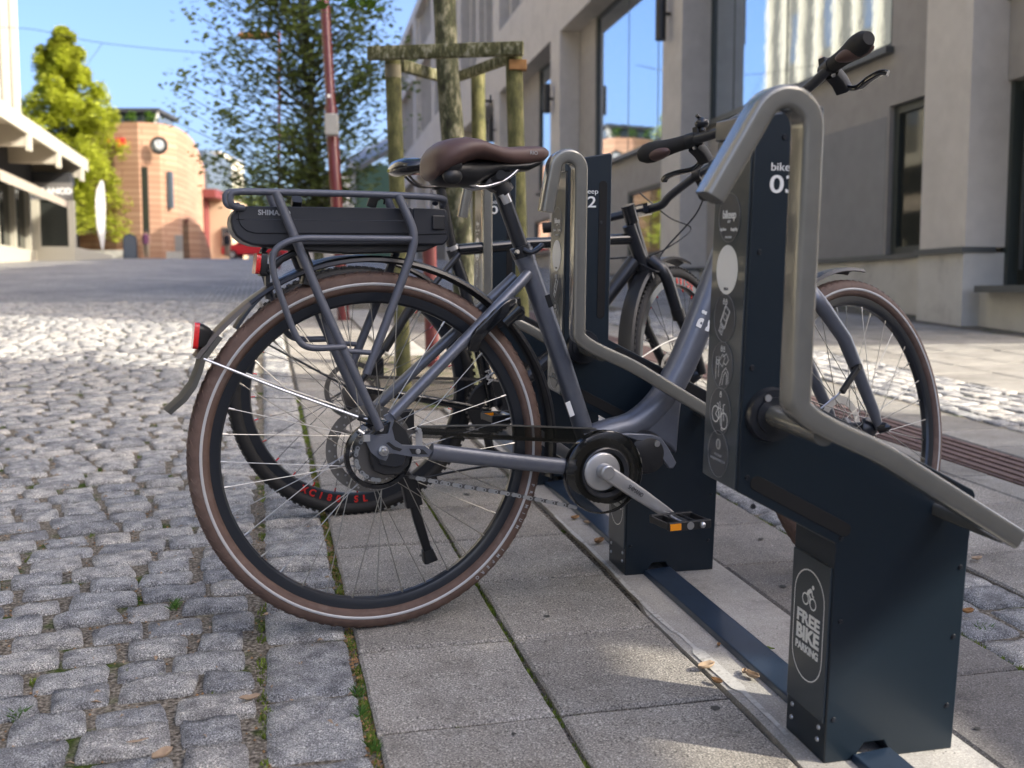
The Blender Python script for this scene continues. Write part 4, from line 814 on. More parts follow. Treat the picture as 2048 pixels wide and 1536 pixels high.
# kickstand
part('kickstand', K().sweep([B(800, 950, -.03), B(818, 965, -.03), B(828, 1010, -.035)], rr(.017, .012, .005, 2)).sweep([B(826, 1000, -.035), B(836, 1040, -.045), B(856, 1105, -.062)], rr(.010, .009, .004, 2), scales=[1, .95, .85]).sweep([B(854, 1098, -.062), B(860, 1120, -.066)], rr(.012, .011, .004, 2), scales=[.9, 1.25]), 'black_plastic', bike, sharp=50)
# seat post, clamp, saddle
T_('seat_post', [(1003, 384, 0), (1046, 506, 0)], .0155, 'black_satin', 24)
T_('post_mark', [(1005, 388, .004), (1013, 407, .004)], .0128, 'silver', 16)
part('seat_clamp', K().tube([B(1040, 492, 0), B(1047, 513, 0)], .0222, 24).sweep(spline([B(1048, 500, .026), B(1062, 505, .033), B(1078, 496, .036), B(1085, 489, .036)], 4), rr(.0045, .009, .003, 2), scales=None).cyl(B(1026, 508, .024), B(1034, 502, .026), .008, 14), 'black_satin', bike, sharp=50)
part('clamp_screw', K().cyl(B(1032, 505, .030), B(1036, 503, .036), .0045, 12), 'silver', bike)
part('post_head', K().sweep([B(976, 376, 0), B(990, 352, 0), B(1016, 350, 0)], rr(.016, .015, .005, 2)).tube([B(985, 350, 0), B(1012, 386, 0)], .020, 18).cyl(B(1002, 350, .03), B(1002, 350, -.03), .010, 16), 'black_plastic', bike, sharp=50)
def loft(secs, n=20, pw=2.6):
    """secs: (u, ztop, zbot, halfwidth)"""
    k = K(); m = len(secs)
    for (u_, zt, zb, hw_) in secs:
        zc = (zt+zb)/2; hh = (zt-zb)/2
        for i in range(n):
            a = 2*PI*i/n; ca, sa = math.cos(a), math.sin(a)
            k.v.append((u_, hw_*math.copysign(abs(ca)**(2/pw), ca), zc+hh*math.copysign(abs(sa)**(2/pw), sa)))
    for i in range(m-1):
        for j_ in range(n): k.f.append((i*n+j_, i*n+(j_+1) % n, (i+1)*n+(j_+1) % n, (i+1)*n+j_))
    k.f.append(tuple(range(n))[::-1]); k.f.append(tuple((m-1)*n+j_ for j_ in range(n))); return k
S_ = []
for x, yt, yb, hw_ in ((852, 318, 345, .030), (858, 302, 352, .058), (866, 292, 356, .072), (880, 282, 350, .083), (900, 277, 338, .088), (925, 275, 324, .088), (950, 279, 316, .080), (972, 287, 318, .066), (995, 293, 324, .049), (1020, 294, 330, .036), (1050, 292, 331, .028), (1075, 292, 326, .024), (1088, 295, 320, .019), (1095, 301, 313, .010)):
    wq = hw_*.8; a = B(x, yt, wq*.3); b = B(x, yb, wq); S_.append((a.x, a.z, b.z, hw_))
sad = part('saddle', loft(S_, 28, 2.5), 'brown_leather', bike)
S2 = []
for x, yt, yb, hw_ in ((872, 318, 358, .045), (885, 314, 366, .060), (905, 312, 369, .066), (930, 312, 370, .064), (955, 315, 371, .052), (975, 318, 360, .042), (1000, 322, 346, .030), (1030, 324, 342, .026), (1060, 322, 341, .024), (1082, 316, 330, .014)):
    a = B(x, yt, hw_*.8); b = B(x, yb, hw_*.8); S2.append((a.x, a.z, b.z, hw_*1.0))
part('saddle_base', loft(S2, 24, 2.3), 'black_plastic', sad)
for s in (1, -1):
    pts = [(930, 362, .024), (960, 374, .024), (1000, 365, .022), (1022, 352, .020), (1040, 334, .016)]
    P = [B(x, y, abs(w_)) for x, y, w_ in pts]; P = [Vector((p.x, p.y*s, p.z)) for p in P]; part('saddle_rail', K().tube(spline(P, 5), .0038, 10), 'silver', sad)
for yy in (330, 352):
    k = K().ball(B(905, yy, .060), .020, .012, .016, 8); part('suspension_block', k, 'black_plastic', sad)
q = B(1068, 306, .0272); text('RIO', .010, 'grey_print', sad, axes(q, (1, 0, -.03), (0, 0, 1)), 'saddle_lettering', width=.016)
# rack
rk_ = lambda pts, r, rad=.03, s=1: part('rack_tube', K().tube(bend([Vector((p.x, p.y*(s if s > 0 else -.62), p.z+(0 if s > 0 else .008))) for p in [B(*q) for q in pts]], rad), r, 12), 'rack_grey', bike)
WR = .062
for s in (1, -1):
    rk_([(486, 416, WR-.02), (462, 414, WR), (459, 386, WR), (480, 383, WR), (560, 384, WR), (720, 388, WR), (858, 393, WR), (892, 398, .045), (884, 412, .03)], .0062, .016, s)
    rk_([(552, 385, WR), (640, 596, .075), (706, 740, .085), (760, 858, .086)], .0085, .02, s)
    rk_([(796, 390, WR), (829, 462, .07), (826, 500, .072), (782, 620, .078), (733, 748, .084)], .0085, .03, s)
    rk_([(824, 478, .072), (700, 477, .085), (588, 476, .098), (544, 500, .1), (545, 545, .1), (590, 672, .1), (612, 698, .1), (690, 694, .086)], .0060, .03, s)
    rk_([(696, 702, .084), (748, 706, .082)], .0048, .01, s)
rk_([(480, 383, WR), (478, 383, -WR)], .0055, .01); rk_([(884, 405, .04), (884, 405, -.04)], .0055, .01)
part('rack_clip', K().sweep([B(592, 412, .02), B(594, 398, .03)], rr(.009, .01, .003, 2)), 'black_plastic', bike)
part('rack_clip', K().sweep([B(742, 414, .03), B(748, 396, .035), B(756, 392, .035)], rr(.009, .006, .003, 2)).tube(spline([B(752, 394, .035), B(768, 398, .035), B(768, 408, .03)], 4), .002, 6), 'black_plastic', bike)
# battery
bt = [B(x, y, .042) for x, y in ((482, 413), (892, 418), (897, 424), (899, 478), (888, 490), (524, 492), (504, 490), (486, 483), (472, 472), (464, 458), (461, 443), (463, 430), (470, 419))]
bat = part('battery', K().prism([(p.x, p.z) for p in bt], -.040, .040), 'battery_shell', bike, bevel=.007, sharp=30)
bt2 = [B(x, y, .044) for x, y in ((490, 412), (824, 416), (824, 468), (512, 467), (494, 462), (482, 452), (476, 438), (477, 424), (482, 416))]
part('battery_side', K().prism([(p.x, p.z) for p in bt2], -.0425, -.038), 'battery_shell', bat, bevel=.0015)
bt2 = [B(x, y, .044) for x, y in ((827, 416), (890, 418), (894, 428), (894, 468), (827, 470))]
part('battery_side', K().prism([(p.x, p.z) for p in bt2], -.0425, -.038), 'battery_shell', bat, bevel=.0015)
part('battery_seam', K().sweep([B(472, 439, .0428), B(823, 442, .0428)], [(.0005, 0), (0, .0004), (-.0005, 0), (0, -.0004)]), 'black_gloss', bat)
part('battery_lock', K().box(-.0125, .0125, -.003, .003, -.0135, .0135, TM(B(877, 445, .045))), 'black_plastic', bat, smooth=False, bevel=.002)
part('battery_tray', K().prism([(p.x, p.z) for p in [B(x, y, .03) for x, y in ((500, 488), (880, 488), (850, 503), (700, 508), (560, 498))]], -.032, .032), 'black_plastic', bike, bevel=.003)
q = B(516, 425, .0432); text('SHIMANO', .0128, 'grey_print', bat, axes(q, (1, 0, -.012), (0, 0, 1)), 'battery_lettering', bold=.03, width=.058, align='LEFT')
# fenders
def fender(name, R0, hw_, a0, a1, M, m, parent=bike, n=40):
    prof = [(R0-.008, -hw_), (R0-.002, -hw_*.9), (R0+.002, -hw_*.5), (R0+.003, 0), (R0+.002, hw_*.5), (R0-.002, hw_*.9), (R0-.008, hw_), (R0-.010, hw_*.9), (R0-.004, hw_*.85), (R0, hw_*.4), (R0+.001, 0), (R0, -hw_*.4), (R0-.004, -hw_*.85), (R0-.010, -hw_*.9)]
    return part(name, K().lathe(prof, n, closed=True, a0=a0, a1=a1), m, parent, M, sharp=40)
fender('rear_fender', .3795, .026, R_(2), R_(128), TM(HUB), 'fender_black')
fender('rear_fender', .3795, .026, R_(-12), R_(2), TM(HUB), 'fender_black')
fk = K(); A_ = []
for i, t in enumerate(np.linspace(0, 1, 14)):
    a = R_(128+21*t); R0 = .3795+.008*t*t; A_.append((R0, a))
prof = [(-.024, -.010), (-.022, -.002), (-.012, .002), (0, .003), (.012, .002), (.022, -.002), (.024, -.010), (.021, -.010), (.018, -.004), (0, 0), (-.018, -.004), (-.021, -.010)]
for R0, a in A_:
    for y_, dr_ in prof: fk.v.append(((R0+dr_)*math.cos(a), y_, .352+(R0+dr_)*math.sin(a)))
m_ = len(prof)
for i in range(len(A_)-1):
    for j_ in range(m_): fk.f.append((i*m_+j_, (i+1)*m_+j_, (i+1)*m_+(j_+1) % m_, i*m_+(j_+1) % m_))
part('rear_fender', fk, 'fender_bronze', bike)
# flap
fl = K(); ln = [(B(432, 668, 0), .027), (B(398, 712, 0), .030), (B(392, 735, 0), .030), (B(380, 765, 0), .033), (B(360, 792, 0), .032), (B(330, 819, 0), .026)]
for p, hw_ in ln:
    for y_, o_ in ((-hw_, -.012), (-hw_*.95, -.003), (-hw_*.5, .002), (0, .004), (hw_*.5, .002), (hw_*.95, -.003), (hw_, -.012), (hw_*.9, -.012), (0, 0), (-hw_*.9, -.012)): fl.v.append((p.x-o_*.8, y_, p.z+o_*.6))
for i in range(len(ln)-1):
    for j_ in range(10): fl.f.append((i*10+j_, (i+1)*10+j_, (i+1)*10+(j_+1) % 10, i*10+(j_+1) % 10))
fl.f.append(tuple(range(10))); fl.f.append(tuple(50+j_ for j_ in range(10)))
part('mud_flap', fl, 'flap_grey', bike)
q = B(396, 671, 0); a_ = Vector((-.97, 0, .12)).normalized()
part('fender_reflector', K().sweep([q, q+a_*.009], rr(.024, .032, .008, 3)), 'red_reflector', bike, sharp=40)
part('reflector_housing', K().sweep([q-a_*.0005, q-a_*.008, q-a_*.018, q-a_*.028], rr(.023, .030, .012, 3), scales=[1, .95, .72, .3]), 'black_plastic', bike)
q = B(518, 528, .0); part('tail_light', K().sweep([q, q+Vector((-.008, 0, .001))], rr(.019, .030, .008, 3)), 'red_reflector', bike, sharp=40)
part('light_bracket', K().sweep([q+Vector((.001, 0, 0)), q+Vector((.012, 0, -.001))], rr(.022, .026, .006, 3)).box(-.004, .004, -.012, .012, -.045, .02, TM(q+Vector((.014, 0, -.02)))).sweep([B(535, 545, 0), B(560, 520, 0), B(600, 500, 0)], rr(.006, .02, .003, 2)).sweep([B(600, 498, 0), B(618, 545, 0), B(612, 570, 0)], rr(.010, .022, .003, 2)), 'black_plastic', bike, sharp=50)
part('rack_strut', K().sweep([B(536, 585, 0), B(536, 540, 0)], rr(.002, .010, .001, 2)), 'dark_steel', bike)
for s in (1, -1):
    P = [B(388, 713, .004), B(408, 718, .028), B(560, 778, .052), B(716, 834, .070), B(735, 838, .074)]; P = [Vector((p.x, p.y*s, p.z)) for p in P]
    part('fender_stay', K().tube(P, .0026, 8), 'silver', bike)
    part('stay_clamp', K().sweep([P[-2]+Vector((.0, 0, 0)), P[-1]+Vector((.03, 0, -.012))], rr(.006, .004, .002, 2)), 'black_plastic', bike)
# ring lock on the seat stays
lk_ = [B(945, 698, .045), B(955, 672, .062), B(985, 640, .068), B(1015, 612, .066), B(1035, 606, .05)]
part('ring_lock', K().sweep(spline(lk_, 5), rr(.012, .008, .004, 3)), 'black_gloss', bike, sharp=60)
part('lock_barrel', K().cyl(B(1008, 645, .062), B(1037, 618, .07), .0135, 20).cyl(B(1033, 622, .072), B(1040, 615, .074), .015, 20), 'black_gloss', bike, sharp=40)
part('lock_body', K().sweep([Vector((B(1010, 625, 0).x, -.06, B(1010, 625, 0).z)), Vector((B(1010, 625, 0).x, .06, B(1010, 625, 0).z))], rr(.014, .02, .005, 2), up=(1, 0, 0)), 'black_plastic', bike)
part('brake_cable', K().tube(spline([B(1125, 930, .02), B(1000, 930, -.02), B(900, 945, -.03), B(850, 955, -.02), B(790, 950, .03)], 6), .0024, 6), 'black_plastic', bike)
part('brake_caliper', K().box(-.02, .02, -.008, .008, -.025, .025, TM(Vector((.075, .055, .40)))), 'black_plastic', bike, bevel=.004)
# ---- steered front end
SM, AX, BASE = steer_mat((1.165, 0, .332), .055, R_(67), .345)
fw = wheel(bike, 'front_wheel', SM, .352, 'brown_rubber', 'rim_black', 36, 'spoke_steel', .024, .030, 'reflex_band', 'brown_rubber')
part('front_hub', K().lathe([(0, -.052), (.010, -.05), (.026, -.034), (.026, -.026), (.014, -.022), (.014, .022), (.026, .028), (.026, .034), (.01, .05), (0, .052)], 30), 'black_satin', fw)
part('brake_rotor', K().lathe([(.060, .043), (.080, .043), (.080, .0445), (.060, .0445)], 48, closed=True), 'silver_satin', fw, sharp=30)
ax_l = Vector((-math.cos(R_(67)), 0, math.sin(R_(67)))); SB = -Vector((math.sin(R_(67)), 0, math.cos(R_(67))))*.055   # steering axis point in hub frame
FM = SM
def fp_(name, k, m, **kw): return part(name, k, m, bike, FM, **kw)
crown = SB+ax_l*.385
for s in (1, -1):
    P = [Vector((0, s*.060, -.004)), Vector((-.020, s*.060, .040)), Vector((-.115, s*.062, .21)), Vector((crown.x+.006, s*.056, crown.z-.035)), Vector((crown.x, s*.03, crown.z))]
    P = [P[0], P[1], P[2]]+bend([P[2], P[3], P[4]], .03)[1:]
    fp_('fork_blade', K().tube(P, .0165, 16, scales=[.55, .8, 1.0]+[1.05]*(len(P)-3)), 'frame_grey')
    fp_('fender_stay', K().tube([Vector((-.09, s*.068, .14)), Vector((-.15, s*.060, .085)), Vector((-.30, s*.035, .01))], .0026, 6), 'silver')
    fp_('stay_clamp', K().cyl(Vector((-.088, s*.060, .143)), Vector((-.088, s*.080, .143)), .0075, 12).sweep([Vector((-.088, s*.074, .143)), Vector((-.145, s*.066, .09))], rr(.0065, .0055, .003, 2)), 'black_plastic')
fp_('fork_crown', K().tube([SB+ax_l*.36, SB+ax_l*.62], .019, 20), 'frame_grey')
fp_('axle_nut', K().cyl((0, -.062, 0), (0, -.080, 0), .0145, 16, .010).cyl((0, -.080, 0), (0, -.088, 0), .010, 12, .004), 'black_gloss'); fp_('axle_nut', K().cyl((0, .060, 0), (0, .082, 0), .010, 12), 'black_gloss')
fk2 = K().lathe([(.3705, -.026), (.378, -.022), (.3815, 0), (.378, .022), (.3705, .026), (.369, .023), (.376, .018), (.379, 0), (.376, -.018), (.369, -.023)], 30, closed=True, a0=R_(83), a1=R_(190)); fp_('front_fender', fk2, 'fender_black')
# handlebar
stem0 = SB+ax_l*.60; stem1 = SB+ax_l*.775
fp_('stem', K().tube([stem0, stem1], .0165, 20).sweep([stem1-Vector((.01, 0, .01)), stem1+Vector((.035, 0, .012))], rr(.016, .017, .006, 2)), 'black_satin')
barc = stem1+Vector((.040, 0, .014))
GRR = inverter(ML @ FM)
rt_ = GRR(1738, 76, .300); ri = GRR(1668, 128, .185); lt_ = GRR(1279, 312, -.300); li = GRR(1372, 284, -.185)
cR = GRR(1600, 188, .10); cL = GRR(1446, 262, -.08)
barP = [lt_*.15+li*.85, li, cL, barc+Vector((0, .02, 0)), barc-Vector((0, .02, 0)), cR, ri, ri*.8+rt_*.2]
fp_('handlebar', K().tube(spline(barP, 5), .0112, 16, up=(0, 0, 1)), 'black_satin')
for (a, b) in ((ri, rt_), (li, lt_)):
    P = [a+(b-a)*t for t in np.linspace(-.06, 1, 9)]; fp_('grip', K().tube(P, .0155, 20, up=(0, 0, 1), scales=[1.0, 1.02, 1.05, 1.12, 1.25, 1.42, 1.5, 1.38, .85], ry=.0165), 'rubber')
    mid = a+(b-a)*.62; dd = (b-a).normalized(); fp_('grip_pad', K().ball(mid+Vector((-.004, 0, -.010)), .0195, .044, .0145, 10), 'brown_leather')
    cl = a-(b-a)*.12; fp_('brake_clamp', K().cyl(cl-dd*.012, cl+dd*.012, .0175, 16).sweep([cl+Vector((.008, 0, -.012)), cl+Vector((.03, 0, -.026)), cl+Vector((.045, 0, -.044))], rr(.014, .015, .005, 3)), 'black_plastic')
    fp_('clamp_screw', K().cyl(cl+Vector((.0, -.004, -.019)), cl+Vector((.0, -.010, -.019)), .0045, 10), 'silver')
    lv_ = [cl+Vector((.035, 0, -.025)), cl+Vector((.046, 0, -.042))+dd*.012, cl+Vector((.055, 0, -.052))+dd*.04, cl+Vector((.055, 0, -.050))+dd*.08, cl+Vector((.062, 0, -.050))+dd*.115, cl+Vector((.070, 0, -.056))+dd*.130]
    fp_('brake_lever', K().sweep(spline(lv_, 4), rr(.0075, .0055, .0025, 3), up=(0, 0, 1)), 'black_gloss')
    sw_ = cl-dd*.018; fp_('shift_switch', K().box(-.012, .014, -.009, .009, .004, .026, TM(sw_)).cyl(sw_-dd*.008, sw_+dd*.008, .0165, 16), 'black_plastic', bevel=.003)
bl = GRR(1405, 262, -.14); fp_('bell', K().ball(bl+Vector((0, 0, .018)), .017, .017, .013, 10).cyl(bl, bl+Vector((0, 0, .014)), .007, 12).sweep([bl+Vector((-.006, 0, .030)), bl+Vector((-.016, .0, .034))], rr(.003, .004, .0015, 2)), 'black_satin')
for s, e in ((1, cR), (-1, cL)): fp_('brake_cable', K().tube(spline([e+Vector((.03, 0, -.02)), e+Vector((.07, s*.02, -.05)), stem0+Vector((.05, -s*.01, .02)), stem0+Vector((.03, 0, -.12))], 6), .0023, 6), 'black_plastic')
# ------------------------------------------------------------------ black hybrid bicycle
ML2 = frame_mat(-.42866, 2.80871, .37484, -.003); B2 = inverter(ML2)
bk2 = thing('hybrid_bicycle', G4 @ ML2, 'black flat-bar bicycle with red lettering on its rims, mostly hidden behind the brown saddle bicycle', 'bicycle')
HB2 = Vector((0, 0, .343))
def wheel2(name, M):
    o = part(name, K().lathe([(.283, -.004), (.287, -.0115), (.3155, -.0125), (.3155, .0125), (.287, .0115), (.283, .004)], 80, closed=True), 'rim_black', bk2, M, sharp=30)
    pf = [(r_-.352+.343 if r_ > .33 else r_-.002, w_*1.05) for r_, w_ in tyre_prof(.352, .312, .0215)]
    part('tyre', K().lathe(pf, 100, closed=True), 'rubber', o, sharp=80)
    kn = K()
    for i in range(110):
        a = 2*PI*i/110
        for s in (-1, 1): c = Vector((.3415*math.cos(a), s*.012, .3415*math.sin(a))); kn.box(-.0022, .0032, -.004, .004, -.005, .005, Matrix.Translation(c) @ Matrix.Rotation(-a, 4, 'Y'))
    part('tread_pattern', kn, 'rubber', o, smooth=False)
    spokes(o, 28, .284, .026, .028, 'black_satin', .8, .0009, False)
    for i in range(28): 
        a = 2*PI*i/28; k = K().cyl((.284*math.cos(a), 0, .284*math.sin(a)), (.272*math.cos(a), 0, .272*math.sin(a)), .0022, 6); part('red_nipple', k, 'red_reflector', o)
    for base_ in (-120, 70):
        for i, ch in enumerate('XC180 SL'):
            a = R_(base_+i*4.8); rr_ = .2995; text(ch, .026, 'red_print', o, axes((rr_*math.cos(a), -.0131, rr_*math.sin(a)), (-math.sin(a), 0, math.cos(a)) if False else (math.sin(a)*-1, 0, math.cos(a)), (-math.cos(a), 0, -math.sin(a))), 'rim_lettering', bold=.03)
    part('hub', K().lathe([(0, -.06), (.012, -.058), (.027, -.032), (.027, -.026), (.015, -.02), (.015, .02), (.03, .028), (.03, .04), (.01, .055), (0, .06)], 24), 'black_satin', o)
    rt = K().lathe([(.066, .041), (.080, .041), (.080, .0425), (.066, .0425)], 40, closed=True)
    for i in range(6): a = 2*PI*i/6; rt.sweep([(.02*math.cos(a), .042, .02*math.sin(a)), (.067*math.cos(a+.35), .042, .067*math.sin(a+.35))], [(.003, 0), (0, .0008), (-.003, 0), (0, -.0008)])
    part('brake_rotor', rt, 'rotor_steel', o, sharp=30); return o
r2 = wheel2('rear_wheel', TM(HB2))
part('cassette', K().lathe([(.048, -.032), (.048, -.036), (.040, -.038), (.034, -.044), (.026, -.05), (.012, -.052)], 30), 'dark_steel', r2, sharp=20)
def T2(name, pts, r, m='black_satin', n=14, ry=None, scales=None, sm=0):
    P = [B2(*p) for p in pts]; P = spline(P, sm) if sm else P
    return part(name, K().tube(P, r, n, ry=ry, scales=scales), m, bk2)
T2('seat_tube', [(903, 498, 0), (925, 560, 0), (985, 812, 0)], .0165); T2('seat_post', [(880, 370, 0), (905, 500, 0)], .0140, 'black_plastic')
T2('post_band', [(903, 492, 0), (906, 500, 0)], .0185, 'silver_satin')
T2('top_tube', [(916, 500, 0), (1060, 487, 0), (1262, 478, 0)], .0165, 'black_gloss'); T2('down_tube', [(1268, 522, 0), (1180, 640, 0), (990, 812, 0)], .022, 'black_satin')
T2('head_tube', [(1258, 450, 0), (1296, 558, 0)], .0215)
for s in (1, -1):
    T2('seat_stay', [(918, 508, .02*s), (800, 650, .05*s), (716, 770, .066*s)], .0085, 'black_satin'); T2('chain_stay', [(716, 776, .066*s), (860, 800, .055*s), (980, 820, .04*s)], .0115, 'black_gloss')
bb = B2(985, 812, .05); bx, bz = bb.x, bb.z
part('chainring', K().lathe([(.030, -.052), (.034, -.054), (.072, -.054), (.078, -.050), (.072, -.047), (.058, -.047)], 40, c=(bx, 0, bz)), 'black_plastic', bk2, sharp=20)
ct = K()
for i in range(36): a = 2*PI*i/36; ct.box(-.003, .003, -.053, -.050, .076, .082, Matrix.Translation((bx, 0, bz)) @ Matrix.Rotation(a, 4, 'Y'))
part('ring_teeth', ct, 'dark_steel', bk2, smooth=False)
c_a = B2(962, 690, .075); cr2 = part('crank', K().sweep([bb, Vector((c_a.x, -.072, c_a.z))], rr(.013, .007, .004, 2)), 'black_gloss', bk2, sharp=50)
dd = (Vector((c_a.x, -.072, c_a.z))-bb).normalized(); text('FSA', .026, 'grey_print', cr2, axes(bb+(c_a-bb)*.5+Vector((0, -.018, 0)), -dd, Vector((dd.z, 0, -dd.x))), 'crank_lettering', bold=.03)
c_b = Vector((2*bx-c_a.x, .072, 2*bz-c_a.z)); part('crank', K().sweep([Vector((bx, .06, bz)), c_b], rr(.013, .007, .004, 2)), 'black_gloss', bk2, sharp=50)
for c_, s in ((Vector((c_a.x, -.075, c_a.z)), -1), (c_b, 1)):
    k = K(); [k.box(-.045, .045, -.005, .005, -.009, .009, TM(c_+Vector((0, s*e, 0)))) for e in (.015, .085)]; [k.box(e-.003, e+.003, -.038, .038, -.007, .007, TM(c_+Vector((0, s*.05, 0)))) for e in (-.043, 0, .043)]
    part('pedal', k, 'black_plastic', bk2, smooth=False)
chain(bk2, [Vector((0, -.036, .39)), Vector((bx, -.05, bz+.076))], 'dark_steel'); chain(bk2, [Vector((.03, -.036, .25)), Vector((bx, -.05, bz-.076))], 'dark_steel')
part('derailleur', K().sweep([Vector((.01, -.05, .33)), Vector((.03, -.055, .27)), Vector((.035, -.05, .20))], rr(.012, .008, .003, 2)).cyl((.035, -.045, .205), (.035, -.055, .205), .02, 14), 'black_plastic', bk2)
fender('rear_fender', .372, .027, R_(15), R_(150), TM(HB2), 'fender_black', bk2)
for s in (1, -1): part('fender_stay', K().tube([Vector((-.01, s*.05, .35)), Vector((-.30, s*.03, .52))], .0022, 6), 'black_satin', bk2)
part('brake_caliper', K().box(-.02, .02, -.01, .01, -.03, .03, TM(Vector((.07, .05, .40)))), 'black_plastic', bk2, bevel=.004)
S_ = []
for x, yt, yb, hw_ in ((781, 336, 345, .03), (790, 322, 350, .058), (805, 316, 352, .075), (830, 315, 348, .082), (860, 320, 346, .075), (890, 326, 346, .055), (930, 328, 346, .035), (975, 328, 344, .024), (1010, 330, 340, .016)):
    wq = hw_*.8; a = B2(x, yt, wq*.3); b = B2(x, yb, wq); S_.append((a.x, a.z, b.z, hw_))
sd2 = part('saddle', loft(S_, 24, 2.5), 'black_gloss', bk2)
for s in (1, -1): part('saddle_rail', K().tube(spline([(B2(x, y, .02).x, s*.02, B2(x, y, .02).z) for x, y in ((815, 348), (845, 372), (900, 368), (940, 345))], 4), .0036, 8), 'dark_steel', sd2)
part('post_head', K().tube([B2(868, 368, 0), B2(890, 372, 0)], .016, 12), 'black_plastic', bk2)
FM2, _, _ = steer_mat((1.06, 0, .343), .045, R_(70), .62)
f2 = wheel2('front_wheel', FM2); ax2 = Vector((-math.cos(R_(70)), 0, math.sin(R_(70)))); SB2 = -Vector((math.sin(R_(70)), 0, math.cos(R_(70))))*.045; G2 = inverter(ML2 @ FM2)
def f2p(name, k, m, **kw): return part(name, k, m, bk2, FM2, **kw)
cr = SB2+ax2*.385
for s in (1, -1):
    f2p('fork_blade', K().tube([Vector((.0, s*.062, 0)), Vector((-.02, s*.062, .06)), Vector((cr.x+.06, s*.060, cr.z-.16))], .0145, 14), 'black_plastic')
    f2p('fork_blade', K().tube(bend([Vector((cr.x+.062, s*.060, cr.z-.165)), Vector((cr.x+.012, s*.058, cr.z-.03)), Vector((cr.x, s*.02, cr.z+.01))], .04), .019, 14), 'black_satin')
    f2p('fork_brace', K().cyl(Vector((cr.x+.066, s*.060, cr.z-.175)), Vector((cr.x+.056, s*.060, cr.z-.145)), .0205, 16), 'black_plastic')
    f2p('fender_stay', K().tube([Vector((-.06, s*.066, .13)), Vector((-.22, s*.05, .10)), Vector((-.345, s*.03, .06))], .0022, 6), 'silver')
    f2p('stay_clamp', K().ball((-.06, s*.075, .13), .011, n=6), 'black_plastic')
fkf = K().lathe([(.366, -.027), (.374, -.022), (.377, 0), (.374, .022), (.366, .027), (.364, .024), (.374, 0), (.364, -.024)], 30, closed=True, a0=R_(75), a1=R_(205)); f2p('front_fender', fkf, 'fender_black')
f2p('steerer', K().tube([cr, SB2+ax2*.555], .018, 18), 'black_satin')
st0 = SB2+ax2*.545; f2p('stem', K().tube([SB2+ax2*.515, SB2+ax2*.57], .021, 18).sweep([st0, st0+Vector((.03, 0, .01)), st0+Vector((.085, 0, .018))], rr(.015, .014, .005, 2)).box(-.014, .014, -.022, .022, -.017, .017, TM(st0+Vector((.090, 0, .018)))), 'black_gloss', sharp=50)
bc = st0+Vector((.092, 0, .018)); gR = G2(1436, 326, .25); gl = G2(1086, 456, -.29)
rr1 = G2(1395, 350, .19); rl1 = G2(1150, 450, -.20)
f2p('handlebar', K().tube(spline([gl, rl1, bc+Vector((0, .07, 0)), bc-Vector((0, .05, 0)), bc*.5+rr1*.5+Vector((0, 0, -.008)), rr1, gR], 6), .0125, 16, up=(0, 0, 1)), 'black_satin')
f2p('grip', K().tube([rr1*.35+gR*.65+(gR-rr1)*.0, gR+(gR-rr1)*1.2], .0165, 18, up=(0, 0, 1)), 'rubber'); f2p('grip', K().tube([gl, gl*.45+rl1*.55], .0165, 18, up=(0, 0, 1)), 'rubber')
for cl, s in ((rr1, 1), (rl1, -1)):
    f2p('brake_clamp', K().cyl(cl-Vector((0, .012, 0)), cl+Vector((0, .012, 0)), .018, 14).sweep([cl, cl+Vector((.03, 0, -.025)), cl+Vector((.04, 0, -.05))], rr(.014, .012, .005, 2)).ball(cl+Vector((.03, 0, -.055)), .024, .018, .02, 8), 'black_plastic')
    f2p('brake_lever', K().sweep(spline([cl+Vector((.04, 0, -.04)), cl+Vector((.065, -s*.03, -.045)), cl+Vector((.07, -s*.08, -.03)), cl+Vector((.08, -s*.11, -.03))], 4), rr(.005, .004, .002, 2), up=(0, 0, 1)), 'black_gloss')
    f2p('brake_cable', K().tube(spline([cl+Vector((.03, 0, -.06)), cl+Vector((.05, s*.05, -.11)), bc+Vector((.02, -s*.03, -.14)), bc+Vector((-.04, -s*.05, -.20)), cr+Vector((-.03, 0, .0))], 6), .0026, 6), 'black_plastic')
k = K().tube(spline([cr+Vector((.02, 0, .22)), cr+Vector((.10, -.05, .14)), cr+Vector((.16, -.09, .10)), cr+Vector((.05, -.05, .04)), cr+Vector((.0, -.01, .02))], 6), .0024, 6); f2p('brake_cable', k, 'black_plastic')
# a pump strapped along the seat stay
T2('frame_pump', [(830, 600, .055), (768, 700, .06)], .013, 'black_plastic')

# ================================================================== TREE, STAKES, POLES (plumb world)
def gw(px, py): v, u = suv(px, py); return sw(v, u)
def at(px, py, D):                          # photo pixel at world depth D (metres up the street)
    d = ray(TB, px, py); t = D/d[1]; return Vector(CAMP+d*t)
def limb(k, a, b, r0, r1, n=8, wob=.02, seg=6):
    a = Vector(a); b = Vector(b); P = [a+(b-a)*(i/seg)+Vector((random.uniform(-1, 1), random.uniform(-1, 1), random.uniform(-.5, .5)))*wob*(0 < i < seg) for i in range(seg+1)]
    k.tube(P, 1, n, up=(0, 1, 0), scales=[r0+(r1-r0)*i/seg for i in range(seg+1)]); return P
pitv, pitu = .9, 5.5
pt = K(); 
pt.box(.50, 1.33, 4.50, 6.50, -.03, .004); part('tree_pit', pt, 'joint_soil', pavement, smooth=False)
gk = K()
for i in range(7): gk.box(.52+.0, 1.31, 6.52+.1*i, 6.60+.1*i, -.02, .006)
